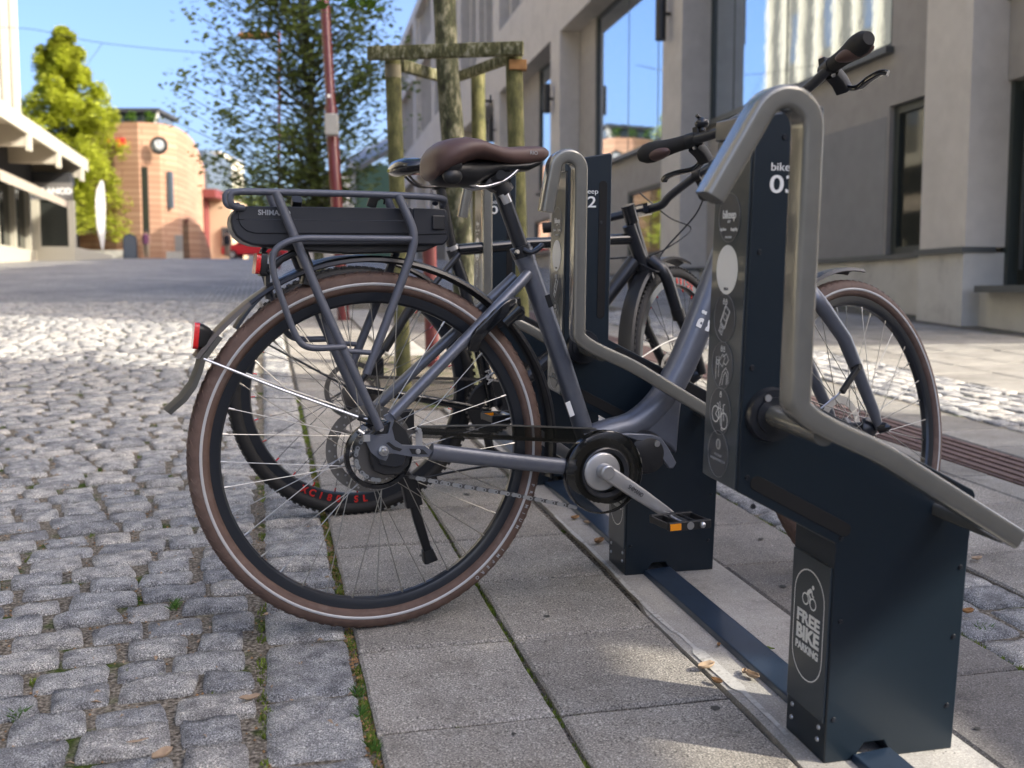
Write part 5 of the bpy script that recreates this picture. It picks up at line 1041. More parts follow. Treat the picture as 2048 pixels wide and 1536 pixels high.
def stake(px0, py0, D0, px1, py1, D1, r, label, lo=None):
    a = at(px0, py0, D0); b = at(px1, py1, D1); d = (a-b); a0 = b-d.normalized()*.3
    t = thing('tree_stake', Matrix.Translation(b), label, 'wooden stake', 'round stakes around the young tree')
    k = K(); n = 14; P = [a0+(a-a0)*(i/9) for i in range(10)]
    k.tube([p-b for p in P], 1, 16, up=(0, 1, 0), scales=[r*(1+.03*noise.noise(p*3)) for p in P]); part('post', k, 'mossy_wood', t, sharp=50); return t, a, b
D1 = 5.05
s1, a1, b1 = stake(785, 118, 5.0, 808, 775, 5.0, .037, 'mossy round stake carrying the left end of the top crossbar')
part('sawn_band', K().cyl(a1-b1-(a1-b1).normalized()*.09, a1-b1-(a1-b1).normalized()*.03, .0385, 16), 'grate_wood', s1)
s2, a2, b2 = stake(956, 143, 5.9, 962, 735, 5.9, .040, 'shorter mossy stake right behind the trunk with a black hook')
part('tie_hook', K().box(.03, .075, -.01, .01, -.17, -.155, TM(a2-b2)).box(.065, .075, -.01, .01, -.17, -.13, TM(a2-b2)), 'black_plastic', s2)
s3, a3, b3 = stake(1027, 92, 4.85, 1046, 790, 4.85, .039, 'mossy stake on the right with an orange block near its top')
part('orange_block', K().box(-.02, .06, -.05, .0, -.115, -.07, TM(a3-b3)), 'orange_wood', s3, bevel=.003); part('stake_cap', K().ball(a3-b3+Vector((0, 0, .0)), .042, .042, .02, 8), 'mossy_beam', s3)
def beam(pa, pb, h, dpt, label):
    pa = Vector(pa); pb = Vector(pb); k = K(); n = 14; P = [pa+(pb-pa)*(i/n) for i in range(n+1)]
    k.sweep(P, rr(h/2, dpt/2, .008, 2) if False else rr(dpt/2, h/2, .008, 2), up=(0, 0, 1)); o = part('crossbar', k, 'mossy_beam', sharp=40); tag(o, label, 'crossbar', 'crossbars of the tree support'); return o
beam(at(737, 107, 4.93), at(1046, 97, 4.78), .062, .04, 'level mossy crossbar in front of the trunk'); beam(at(800, 130, 5.06), at(905, 160, 5.75), .055, .045, 'crossbar running back from the left stake behind the trunk'); beam(at(905, 158, 5.9), at(1030, 112, 5.0), .05, .04, 'crossbar joining the hooked stake to the right stake')
# slender trunk between the stakes; its crown stands above the picture
def leaf_cloud(k, centers, n, size, spread, flat=.6):
    for _ in range(n):
        c, r_ = random.choice(centers); d = Vector((random.gauss(0, 1), random.gauss(0, 1), random.gauss(0, 1))); d.normalize(); p = Vector(c)+d*r_*random.random()**.45
        a = random.uniform(0, 2*PI); s_ = size*random.uniform(.6, 1.25); t = Vector((math.cos(a), math.sin(a), random.uniform(-.6, .5))).normalized(); b = t.cross(Vector((random.uniform(-.5, .5), random.uniform(-.5, .5), 1))).normalized()
        k.add([p-t*s_, p+b*s_*.62-t*s_*.2, p+t*s_, p-b*s_*.62-t*s_*.2], [(0, 1, 2, 3)])
tb = at(936, 800, 5.35); tt = at(915, 0, 5.2); 
tr1 = thing('street_tree', Matrix.Translation(tb), 'young street tree with lichen spotted trunk held between three stakes', 'tree', None)
k = K(); P = []; hh = 3.9
top = Vector((-.16, -.1, hh))
for i in range(28):
    t = i/27; P.append(Vector((top.x*t+.02*math.sin(t*9), top.y*t+.02*math.cos(t*7), -.3+(hh+.3)*t)))
k.tube(P, 1, 22, up=(0, 1, 0), scales=[.064-.018*i/27+.005*noise.noise(P[i]*4) for i in range(28)])
for v_i, v_ in enumerate(k.v):
    q = Vector(v_)*14; e = 1+.05*noise.noise(q); i = v_i//22
    if i < 28: c_ = P[i]; k.v[v_i] = (c_.x+(v_[0]-c_.x)*e, c_.y+(v_[1]-c_.y)*e, v_[2])
part('trunk', k, 'bark', tr1, sharp=80)
kb = K(); cs_ = []
for i in range(16):
    z0 = random.uniform(2.6, 3.8); a = i*2.4; L_ = random.uniform(.9, 1.7); p0 = P[min(27, int((z0+.3)/(hh+.3)*27))]; e = p0+Vector((math.cos(a)*L_, math.sin(a)*L_*.8, random.uniform(.5, 1.3))); limb(kb, p0, e, .018, .004, 6, .05); cs_.append((e, .5)); cs_.append(((p0+e)/2+Vector((0, 0, .2)), .45))
part('branches', kb, 'bark', tr1); kl = K(); leaf_cloud(kl, cs_, 5200, .035, 1)
tw = at(700, -10, 4.6)-tb; leaf_cloud(kl, [(at(720, -14, 4.6)-tb, .09), (at(655, -8, 4.6)-tb, .07), (at(750, 0, 4.6)-tb, .05)], 90, .03, 1)
tag(part('foliage', kl, 'leaf_fresh', tr1, smooth=False), kind='stuff')
# low crown twigs drifting in front of the facade
# ---- street tree with open olive crown behind the red lamp post
def open_tree(D, px_c, trunk_px, label, name='street_tree', lm='leaf_olive', n=5200, crown=None, size=.055, base_z=None, seeds=70):
    bp = at(trunk_px, 560, D); gz = ground_z(bp.x, bp.y); b = Vector((bp.x, bp.y, gz)); t = thing(name, Matrix.Translation(b), label, 'tree')
    k = K(); c_top = at(px_c, crown[1]+30, D)-b; limb(k, (0, 0, -.2), Vector((c_top.x, 0, c_top.z)), .075, .012, 10, .06, 10); part('trunk', k, 'bark', t)
    kb = K(); cs = []
    for i in range(seeds):
        py = random.uniform(crown[1], crown[3]); f_ = (py-crown[1])/(crown[3]-crown[1]); hwid = crown[4](f_); px = px_c+random.uniform(-1, 1)*hwid; dy = random.uniform(-1, 1)*hwid/FPX*D*.8
        e = at(px, py, D)-b; e.y += dy; st = Vector((c_top.x*(e.z-.9)/c_top.z, 0, max(1.0, e.z-random.uniform(.3, .9)))); limb(kb, st, e, .014, .003, 5, .05, 4); cs.append((e, random.uniform(.16, .34))); cs.append((st*.35+e*.65, .22))
    part('branches', kb, 'bark', t); kl = K(); leaf_cloud(kl, cs, n, size, 1); tag(part('foliage', kl, lm, t, smooth=False), kind='stuff'); return t
open_tree(13.0, 596, 652, 'tall open olive leaved tree behind the red lamp post', crown=(0, -120, 0, 385, lambda f: 130+80*min(1, (f+.1)*1.5) if f < .8 else 210-320*(f-.8)), n=12500, size=.047, seeds=190)
# red lamp post and bollard
lb = gw(687, 640); lt = at(646, -60, lb.y-.15)
lp_ = thing('lamp_post', Matrix.Translation(lb), 'tall dark red lamp post with a grey box strapped to it', 'lamp post')
k = K().tube([(lt-lb)*t for t in (-.02, .35, .62, .625, 1)], 1, 20, up=(0, 1, 0), scales=[.053, .053, .053, .043, .040]); part('pole', k, 'maroon', lp_)
bx_ = at(664, 250, lb.y-.2)-lb; part('fuse_box', K().box(-.055, .055, -.06, .03, -.09, .09, TM(bx_)), 'box_grey', lp_, bevel=.008)
part('sticker', K().box(-.012, .012, -.001, .001, -.016, .016, TM(at(658, 192, lb.y-.3)-lb)), 'white_print', lp_)
bb_ = gw(866, 733); bo = thing('bollard', Matrix.Translation(bb_), 'short dark red round bollard behind the rear wheels', 'bollard')
part('post', K().tube([(0, 0, -.1), (-.02, 0, .80)], .040, 20, up=(0, 1, 0)), 'maroon_dull', bo); part('cap', K().ball((-.02, 0, .80), .041, .041, .025, 8), 'maroon_dull', bo)
# second lamp further up the street
q = at(558, 540, 24); qb = Vector((q.x, q.y, ground_z(q.x, q.y))); l2 = thing('lamp_post', Matrix.Translation(qb), 'distant lamp post with its lantern reaching out to the left over the street', 'lamp post')
tp = at(558, 62, 24)-qb; part('pole', K().tube([(0, 0, -.2), tuple(tp)], .032, 12, up=(0, 1, 0)), 'maroon_dull', l2); hd = at(510, 71, 24)-qb
part('lamp_arm', K().tube([tp, hd+Vector((.3, 0, .02))], .03, 8, up=(0, 1, 0)), 'maroon_dull', l2); part('lantern', K().ball(hd, .42, .16, .10, 10), 'orange_wood', l2)
# ================================================================== RIGHT FACADE
FA = R_(11.6); FX = Vector((-math.sin(FA), math.cos(FA), 0)); FN = Vector((math.cos(FA), math.sin(FA), 0))
FM_ = Matrix(((FX.x, FN.x, 0, 4.03), (FX.y, FN.y, 0, 9.27), (0, 0, 1, 0), (0, 0, 0, 1)))
off_b = thing('office_building', FM_, 'pale plastered office block with tall blue reflecting windows, right of the street', 'building')
def W(name, m, s0, s1, d0, d1, z0, z1, bevel=0, parent=None): return part(name, K().box(s0, s1, d0, d1, z0, z1), m, parent or off_b, smooth=False, bevel=bevel)
TOPZ = 13.2; NTOP = 9.9; RD = .45
piers = [0.0, 7.1, 14.72, 21.9, 29.2, 36.5, 43.8, 51.1]
for i, s in enumerate(piers):
    wd = .69 if i == 0 else (.88 if i > 1 else .86)
    W('pier', 'plaster_light', s, s+wd, 0, .46 if i == 0 else 1.0, -1 if i > 3 else 1.205, NTOP if i < 3 else (TOPZ if i < 5 else 14.9))
    W('pier_base', 'plinth', s-.0, s+wd, -.012, .47 if i == 0 else 1.0, -1, 1.155 if i < 4 else 1.5+.05*s)
    W('ledge', 'metal_trim', s-.02, s+wd+.02, -.05, .3, 1.155, 1.205)
def window(s0, s1, z0, z1, d=RD+.06, mull=(), frame=.06, sill=True, glass='glass', trans=()):
    o = W('window', 'window_frame', s0, s0+frame, d-.04, d+.06, z0, z1)
    W('frame_side', 'window_frame', s1-frame, s1, d-.04, d+.06, z0, z1, parent=o); W('frame_top', 'window_frame', s0+frame, s1-frame, d-.04, d+.06, z1-frame, z1, parent=o); W('frame_bottom', 'window_frame', s0+frame, s1-frame, d-.04, d+.06, z0, z0+frame, parent=o)
    xs = [s0+frame]+list(mull)+[s1-frame]
    for a, b in zip(xs[:-1], xs[1:]): W('pane', glass, a+.012, b-.012, d+.0, d+.02, z0+frame, z1-frame, parent=o)
    for mx in mull: W('mullion', 'window_frame', mx-.012, mx+.012, d-.005, d+.04, z0+frame, z1-frame, parent=o)
    if sill: W('sill', 'metal_trim', s0-.05, s1+.05, d-.16, d+.02, z0-.07, z0, parent=o)
    return o
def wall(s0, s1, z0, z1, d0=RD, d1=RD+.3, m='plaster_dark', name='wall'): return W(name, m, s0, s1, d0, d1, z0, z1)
def plinthw(s0, s1, z1=1.155): W('plinth', 'plinth', s0, s1, RD-.10, RD+.4, -1.5, z1); W('ledge', 'metal_trim', s0, s1, RD-.14, RD+.2, z1, z1+.05)
# end bay by the dark doorway (right border of the picture)
W('side_wall', 'plaster_light', -1.15, .69, .475, .9, 3.44, NTOP-.05); W('door_frame', 'window_frame', -.05, .05, .40, .56, .86, 2.66); W('door_frame', 'window_frame', -1.1, -.05, .46, .56, 2.58, 2.66); W('door_rail', 'metal_trim', -.16, -.14, .44, .47, 1.0, 2.5); W('door_glass', 'dark_glass', -1.1, -.05, .50, .54, .86, 2.58)
W('door_lintel', 'plaster_dark', -1.1, -.004, .36, .9, 2.665, 3.36); W('lintel_cap', 'window_frame', -1.1, -.004, .32, .9, 3.36, 3.44); W('door_step', 'metal_trim', -1.1, -.12, .02, .6, .80, .86); W('plinth', 'plinth', -1.1, -.0, .16, .9, -1, .80); pass
# bay 1
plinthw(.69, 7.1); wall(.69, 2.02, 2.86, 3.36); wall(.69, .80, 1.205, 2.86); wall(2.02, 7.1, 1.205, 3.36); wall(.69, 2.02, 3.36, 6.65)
window(.80, 2.02, 1.205, 2.80, RD+.10, (), .09, False, 'dark_glass'); wall(.69, 2.02, 2.80, 2.86)
window(2.02, 7.1, 3.42, 6.65, mull=(4.6, 6.3)); W('plaster_patch', 'plaster_patch', 2.06, 4.4, RD-.006, RD, 1.21, 2.70)
W('blind', 'plaster_dark', 6.35, 7.1, RD+.09, RD+.11, 3.5, 6.6)
# bay 2
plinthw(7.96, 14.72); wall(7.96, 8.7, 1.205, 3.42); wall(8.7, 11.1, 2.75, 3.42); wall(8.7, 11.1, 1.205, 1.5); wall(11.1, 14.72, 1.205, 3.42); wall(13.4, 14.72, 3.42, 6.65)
window(8.7, 11.1, 1.5, 2.75, mull=(9.9,)); window(7.96, 13.4, 3.48, 6.65, mull=(9.6, 11.3)); 
# bay 3
plinthw(15.6, 21.9); wall(15.6, 16.4, 1.205, 3.42); wall(16.4, 19.2, 1.205, 1.9); wall(16.4, 19.2, 2.75, 3.42); window(16.4, 19.2, 1.9, 2.75, mull=(17.8,)); wall(19.2, 21.9, 1.205, 3.42); wall(18.7, 21.9, 3.42, 6.65); window(15.6, 18.7, 3.48, 6.65, mull=(17.1,))
# bays beyond
for s in piers[3:]:
    e = s+7.2; W('plinth', 'plinth', s+.88, e, RD-.05, RD+.4, -1, 1.4+.055*s-.1); wall(s+.88, s+2, 1, 6.65, m='plaster_light'); wall(s+5.2, e, 1, 6.65, m='plaster_light'); wall(s+2, s+5.2, 1, 3.5, m='plaster_light'); window(s+2, s+5.2, 3.56, 6.65, mull=(s+3.6,))
# floor band and upper storey with slim fins
W('floor_band', 'plaster_light', .69, 58.3, .0+.004, RD+.4, 6.65, 8.38)
W('roof_band', 'plaster_light', -1.1, 18.6, -.004, 2.0, 9.2, NTOP); W('roof_band', 'plaster_light', 18.6, 36, -.004, 2.0, 12.2, TOPZ); W('roof_band', 'plaster_light', 36, 58.3, -.004, 2.0, 14.4, 14.9); W('floor_band', 'plaster_light', 36, 58.3, .006, RD+.3, 11.6, 12.2)
W('gutter', 'metal_trim', 18.9, 58.0, .02, .3, 8.38, 8.42)
s = 1.6; i = 0
while s < 57:
    big_ = (i % 6 == 0)
    W('fin', 'plaster_light', s, s+(.45 if big_ else .18), .22, RD, 8.42, 9.2 if s < 18 else (12.2 if s < 36 else 14.4)); s += 1.35 if not big_ else 1.6; i += 1
up = W('window_band', 'window_frame', .69, 58.2, RD+.05, RD+.1, 8.42, 8.5)
s = .69; 
while s < 57.9: W('pane', 'glass', s+.02, s+1.33, RD, RD+.03, 8.5, 9.2 if s < 17.8 else (12.2 if s < 36 else 14.4), parent=up); s += 1.35
W('added_shade_block', 'plaster_light', -3.2, -1.16, 0, 4.0, 2.4, NTOP-.1)  # added out of view: shades the street, open below so sun reaches the facade foot
W('core', 'plaster_dark', .0, 18.6, 1.05, 4.0, -2, NTOP-.2); W('core', 'plaster_dark', 18.6, 58.2, 1.05, 4.0, -2, TOPZ-.2)
W('end_wall', 'plaster_light', 58.31, 58.6, 0, 4.0, -2, 14.8)
def wall_lamp(px, pz0, pz1, s, label):
    t = thing('wall_lamp', FM_ @ Matrix.Translation((s, 0, 0)), label, 'wall lamp', 'black tube lamps on the piers')
    part('lamp_body', K().cyl((0, -.16, pz0), (0, -.16, pz1), .085, 20), 'black_plastic', t, sharp=30); part('bracket', K().cyl((0, -.1, (pz0+pz1)/2), (0, .01, (pz0+pz1)/2), .03, 12), 'black_plastic', t)
wall_lamp(0, 4.78, 5.6, 7.62, 'black tube lamp at the top edge on the second pier'); wall_lamp(0, 4.95, 5.6, 15.3, 'black tube lamp on the third pier, left of the tall window'); wall_lamp(0, 5.3, 6.0, 22.4, 'black tube lamp on the fourth pier behind the stake')
# unseen wall added behind the viewer: throws the shade over the rack
def blk(name, poly, z0, z1, m, lab):
    k = K(); n = len(poly); k.v = [(x, y, z0) for x, y in poly]+[(x, y, z1) for x, y in poly]; k.f = [tuple(range(n))[::-1], tuple(range(n, 2*n))]+[(i, (i+1) % n, n+(i+1) % n, n+i) for i in range(n)]
    return k
def fpt(s, d): p = FM_ @ Vector((s, d, 0)); return (p.x, p.y)
sunh = Vector((SUN_DIR.x, SUN_DIR.y)); P_c = Vector(fpt(-4.2, 0)); P_e = P_c+sunh*9
shade_root = thing('added_shade_wall', Matrix.Identity(4), 'plastered wall added out of view behind the viewer to shade the rack', 'wall')
OS0, OS1, OZ0, OZ1 = -10.20, -9.62, 3.46, 3.88      # small opening added to the unseen wall, lets a patch of sun onto the slabs
for (s0, s1, z0, z1) in ((OS1, -6.15, -3, 6.2), (-40, OS0, -3, 6.2), (OS0, OS1, -3, OZ0), (OS0, OS1, OZ1, 6.2)):
    part('wall', blk('w', [fpt(s1, 0), fpt(s0, 0), fpt(s0, .12), fpt(s1, .12)], z0, z1, 'plaster_light', ''), 'plaster_light', shade_root, smooth=False)

# ================================================================== LEFT BUILDING
LA = R_(12.5); LN = Vector((math.cos(LA), math.sin(LA), 0)); LD = Vector((-math.sin(LA), math.cos(LA), 0))
LM = Matrix(((LD.x, -LN.x, 0, 0), (LD.y, -LN.y, 0, 0), (0, 0, 1, 0), (0, 0, 0, 1)))   # local x up the street, local y away from the street (c = -y)
shop = thing('shop_building', LM, 'cream shop with deep canopy and tall white fins, left edge', 'building')
def LW(name, m, r0, r1, c0, c1, z0, z1, parent=None, bevel=0): return part(name, K().box(r0, r1, -c1, -c0, z0, z1), m, parent or shop, smooth=False, bevel=bevel)
gzr = lambda r: ground_z(*(LM @ Vector((r, 7.7, 0))).xy)
LW('upper_wall', 'fin_wall', -14, 55.4, -20, -12.5, 3, 22)
r = -13.5; 
while r < 55.4: LW('fin', 'cream', r, r+.26, -12.5, -12.22, 4.0, 21.5); r += 1.9
LW('roof_edge', 'cream', -14, 55.6, -13.4, -11.9, 21.5, 22.2); LW('sill_band', 'cream', -14, 55.5, -12.6, -12.3, 6.3, 6.7); LW('red_band', 'maroon_dull', -14, 55.4, -12.6, -12.46, 4.2, 6.3)
LW('low_roof', 'grey_roof', -14, 36.3, -13, -9, 5.0, 5.34)
r = -13.3
while r < 53: w_o = LW('window', 'slate_glass', r+.2, r+1.3, -12.6, -12.47, 8, 10.4); LW('window', 'slate_glass', r+.2, r+1.3, -12.6, -12.47, 13, 15.6); r += 3.8
LW('canopy', 'cream', 6, 38.2, -9, -6.44, 5.22, 5.34); LW('fascia', 'cream', 6, 38.25, -6.46, -6.40, 4.98, 5.38)
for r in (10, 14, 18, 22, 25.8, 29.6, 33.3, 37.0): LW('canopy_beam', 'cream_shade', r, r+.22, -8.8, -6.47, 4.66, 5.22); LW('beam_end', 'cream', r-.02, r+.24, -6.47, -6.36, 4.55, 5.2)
LW('shop_wall', 'cream', 6, 36.3, -8.1, -7.75, 0, 2.2); LW('shop_wall', 'dark_clad', 6, 36.3, -8.6, -7.78, 4.05, 5.2)
for r in np.arange(7, 36, 1.9): 
    LW('shop_post', 'cream', r, r+.13, -7.95, -7.72, 2.2, 4.05); LW('shop_window', 'dark_glass', r+.13, r+1.9, -7.9, -7.88, 2.2, 4.05)
LW('bay_wall', 'cream', 36.3, 44, -12, -6.57, .5, 2.35); LW('bay_post', 'cream', 36.28, 36.5, -6.75, -6.55, 2.35, 3.85); LW('bay_post', 'cream', 36.27, 36.5, -7.85, -7.6, 2.35, 3.85); LW('bay_window', 'dark_glass', 36.34, 36.36, -7.6, -6.75, 2.35, 3.85); LW('bay_fascia', 'dark_clad', 36.32, 37.2, -12, -6.66, 4.38, 4.75)
sg = LW('shop_sign', 'sign_grey', 36.26, 36.31, -7.72, -6.57, 3.85, 4.4); text('BLANCO', .26, 'white_print', sg, axes((36.25, 7.12, 4.12), (0, -1, 0), (0, 0, 1)), 'sign_lettering', bold=.05, depth=.01)
aw = K()
A0 = (9, 4.45); 
for (r0, r1) in ((9, 18), (18.2, 27), (27.2, 35.4)):
    aw.add([(r0, 7.75, 4.35), (r1, 7.75, 4.35), (r1, 6.55, 3.72), (r0, 6.55, 3.72), (r0, 6.55, 3.52), (r1, 6.55, 3.52), (r0, 7.75, 4.31), (r1, 7.75, 4.31)], [(0, 1, 2, 3), (3, 2, 5, 4), (6, 7, 5, 4)])
a_o = part('awning', aw, 'awning', LM if False else None, smooth=False); a_o.parent = shop
so = LW('display_items', 'white_cloth', 33.2, 33.5, -8.4, -8.1, 2.3, 3.2)
# ================================================================== FAR END OF THE STREET
def wt(px, py, D): return at(px, py, D)
def yellow_tree(px, ptop, pbot, D, label, hwid, n=7000):
    c = at(px, pbot, D); gz = ground_z(c.x, c.y); b = Vector((c.x, c.y, gz)); t = thing('broadleaf_tree', Matrix.Translation(b), label, 'tree')
    H = at(px, ptop, D).z-gz; zb = at(px, pbot, D).z-gz; k = K(); limb(k, (0, 0, -.3), (0, 0, H*.9), .16, .03, 10, .08, 8); part('trunk', k, 'bark', t)
    cs = []; kb = K()
    for i in range(260):
        f_ = random.random()**.8; z = zb+(H-zb)*f_+random.uniform(-.4, .4); rr_ = hwid*(1-f_)**.72*random.uniform(.15, 1)+.1; a = i*2.4; e = Vector((math.cos(a)*rr_, math.sin(a)*rr_, z)); cs.append((e, .35+.55*(1-f_))); limb(kb, (0, 0, max(zb*.8, z-.8)), e, .04, .01, 5, .05, 3)
    part('branches', kb, 'bark', t); kl = K(); leaf_cloud(kl, cs, n, .15, 1); tag(part('foliage', kl, 'leaf_yellow', t, smooth=False), kind='stuff')
yellow_tree(138, 70, 455, 61, 'bright yellow green tree behind the shop canopy', 5.0, 42000)
# brick drum
DD = 66; base = at(300, 515, DD); bz_ = ground_z(base.x, base.y)
br_b = thing('brick_building', Matrix.Translation((base.x, base.y, bz_)), 'curved orange brick building with a round emblem high on its wall', 'building')
def curved(name, pts, z0, z1, m, parent, thick=.3, zt=None):
    k = K(); me_uv = []; L_ = 0; n = len(pts)
    for i, (x, y) in enumerate(pts):
        zt_ = z1 if zt is None else zt[i]; k.v += [(x, y, z0), (x, y, zt_)]
    for i in range(n-1): k.f.append((2*i, 2*i+2, 2*i+3, 2*i+1))
    me = k.mesh(name, m, False); uv = me.uv_layers.new(name='UVMap'); d = [0]
    for a, b in zip(pts, pts[1:]): d.append(d[-1]+math.dist(a, b))
    for i, p_ in enumerate(me.polygons):
        for li, vi in zip(p_.loop_indices, p_.vertices): uv.data[li].uv = (d[vi//2], me.vertices[vi].co.z)
    o = put(name, me, parent); sm = o.modifiers.new('s', 'SOLIDIFY'); sm.thickness = thick; sm.offset = 1; return o
pxs = lambda px, D: (at(px, 500, D).x-base.x, D-base.y)
drum = [pxs(168, 66), pxs(200, 65.2), pxs(240, 64.6), pxs(285, 64.4), pxs(320, 64.8), pxs(350, 66), pxs(370, 68.5), pxs(384, 72), pxs(398, 80), pxs(408, 92)]
H1 = at(280, 246, 64.5).z-bz_
curved('wall', drum, -1, H1, 'brick_facade', br_b, .3)
def bxp(name, m, px0, px1, py0, py1, D, dep=.3, parent=br_b, bev=0):
    a = at(px0, py1, D); c = at(px1, py0, D); o = parent.matrix_world.translation if parent else Vector((0, 0, 0))
    return part(name, K().box(a.x-o.x, c.x-o.x, D-o.y, D-o.y+dep, a.z-o.z, c.z-o.z), m, parent, smooth=False, bevel=bev)
DB = Vector((base.x, base.y, bz_))
br_b.matrix_world = Matrix.Translation(DB); bpy.context.view_layer.update()
bxp('window', 'dark_glass', 273, 294, 333, 480, 64.15); bxp('window', 'slate_glass', 336, 343, 343, 416, 65.0); bxp('notice_frame', 'box_grey', 346, 370, 470, 502, 65.6, .15); bxp('plinth', 'plinth', 168, 270, 500, 524, 64.2, .3); bxp('plinth', 'plinth', 298, 400, 503, 526, 64.9, .3)
bxp('roof_lounge', 'dark_clad', 200, 318, 216, 224, 67, 4); bxp('roof_lounge', 'slate_glass', 205, 316, 224, 246, 67.4, 3); bxp('roof_post', 'window_frame', 238, 243, 224, 246, 67.2); bxp('roof_post', 'window_frame', 282, 287, 224, 246, 67.2)
k = K(); a = at(316, 218, 67)-DB; b = at(360, 284, 80)-DB; c = at(352, 290, 80)-DB; d = at(306, 248, 67)-DB; k.add([a, b, c, d], [(0, 1, 2, 3)]); o = part('slanted_roof', k, 'plinth', br_b, smooth=False); sm = o.modifiers.new('s', 'SOLIDIFY'); sm.thickness = .1
ec = at(318, 291, 64.0)-DB; part('emblem', K().lathe([(0, -.1), (.38, -.1), (.40, -.12), (.52, -.12), (.54, 0)], 30, c=(ec.x, ec.y, ec.z)), 'black_plastic', br_b); part('emblem_face', K().lathe([(0, -.13), (.33, -.12), (.36, -.1)], 24, c=(ec.x, ec.y, ec.z)), 'grey_print', br_b)
part('emblem_mark', K().sweep([(ec.x-.2, ec.y-.16, ec.z+.22), (ec.x-.05, ec.y-.16, ec.z-.2), (ec.x, ec.y-.16, ec.z+.05), (ec.x+.05, ec.y-.16, ec.z-.2), (ec.x+.2, ec.y-.16, ec.z+.22)], [(.03, 0), (0, .02), (-.03, 0), (0, -.02)]), 'white_print', br_b)
bxp('red_letters', 'red_plastic', 232, 248, 276, 292, 63.9, .2); bxp('red_letters', 'red_plastic', 208, 216, 276, 284, 64.0, .2)
for px in (222, 262, 300): bpc = at(px, 236, 66.3)-DB; kk = K(); leaf_cloud(kk, [(bpc, .45)], 120, .14, 1); tag(part('planter', kk, 'leaf_fresh', br_b, smooth=False), kind='stuff')
cw = [pxs(376, 62), pxs(384, 61.6), pxs(392, 61.8), pxs(402, 62.6), pxs(412, 64)]
zz = [at(380, y, 62).z-bz_ for y in (440, 441, 450, 470, 505)]; cwall = thing('curved_wall', Matrix.Translation(DB), 'low brick wall curving down beside the brick building', 'wall'); curved('wall', cw, -1, 0, 'brick_facade', cwall, .3, zz)
part('round_sign', K().lathe([(0, -.02), (.16, -.02), (.16, 0)], 20, c=tuple(at(375, 443, 61.4)-DB)), 'maroon', cwall)
def block(name, label, m, px0, px1, py0, D, dep=6, extra=(), py1=530):
    a = at(px0, py1, D); c = at(px1, py0, D); gz = ground_z((a.x+c.x)/2, D); t = thing(name, Matrix.Translation((a.x, D, gz)), label, 'building')
    part('wall', K().box(0, c.x-a.x, 0, dep, -2, c.z-gz), m, t, smooth=False)
    for (nm, mm, x0, x1, y0, y1, pr_) in extra:
        p = at(x0, y1, D); q = at(x1, y0, D); part(nm, K().box(p.x-a.x, q.x-a.x, -pr_, .05, p.z-gz, q.z-gz), mm, t, smooth=False)
    return t
block('glass_building', 'blue grey glazed building beyond the brick one', 'slate_glass', 378, 412, 300, 88, 8, [('red_banner', 'red_plastic', 388, 397, 350, 372, .3), ('yellow_banner', 'orange_reflector', 392, 398, 385, 402, .3), ('window', 'dark_glass', 384, 392, 400, 470, .1)])
block('corner_building', 'cream and brick corner building at the end of the street', 'cream', 404, 442, 303, 96, 8, [('side_wall', 'tan_wall', 433, 441, 306, 420, .3), ('window', 'slate_glass', 408, 428, 322, 348, .2), ('window', 'slate_glass', 408, 428, 360, 385, .2)])
block('entrance_building', 'tan walled entrance with dark maroon canopy', 'tan_wall', 412, 462, 400, 84, 5, [('canopy', 'maroon_dull', 396, 448, 384, 400, 2.5), ('post', 'maroon_dull', 408, 418, 400, 520, 1.2), ('dark_opening', 'dark_clad', 446, 462, 455, 505, .3)])
block('green_building', 'green clad warehouse with pale gable behind the stakes', 'green_wall', 708, 800, 330, 62, 10, [('pale_corner', 'plinth', 700, 712, 325, 410, .2)])
rf = at(680, 330, 61.8); k = K(); k.add([at(690, 345, 61.6), at(800, 285, 61.6), at(800, 262, 70), at(690, 318, 70)], [(0, 1, 2, 3)]); o = tag(part('metal_roof', k, 'box_grey', smooth=False), 'pale sloping metal roof over the green warehouse', 'roof'); sm = o.modifiers.new('s', 'SOLIDIFY'); sm.thickness = .3
block('white_house', 'pale low house behind the red lamp post', 'plinth', 560, 708, 440, 74, 6, [('window', 'dark_glass', 590, 610, 460, 490, .1), ('window', 'dark_glass', 640, 660, 460, 490, .1)])
block('grey_house', 'grey roofed house seen between the leaves', 'grey_roof', 640, 704, 350, 90, 8)
# hedge / far wood closing the street
kk = K(); cs = []
for i in range(60): px = 440+i*6.5; cs.append((at(px, random.uniform(395, 430), 100), 2.0))
leaf_cloud(kk, cs, 5000, .35, 1); tag(part('far_trees', kk, 'leaf_olive', smooth=False), kind='stuff')
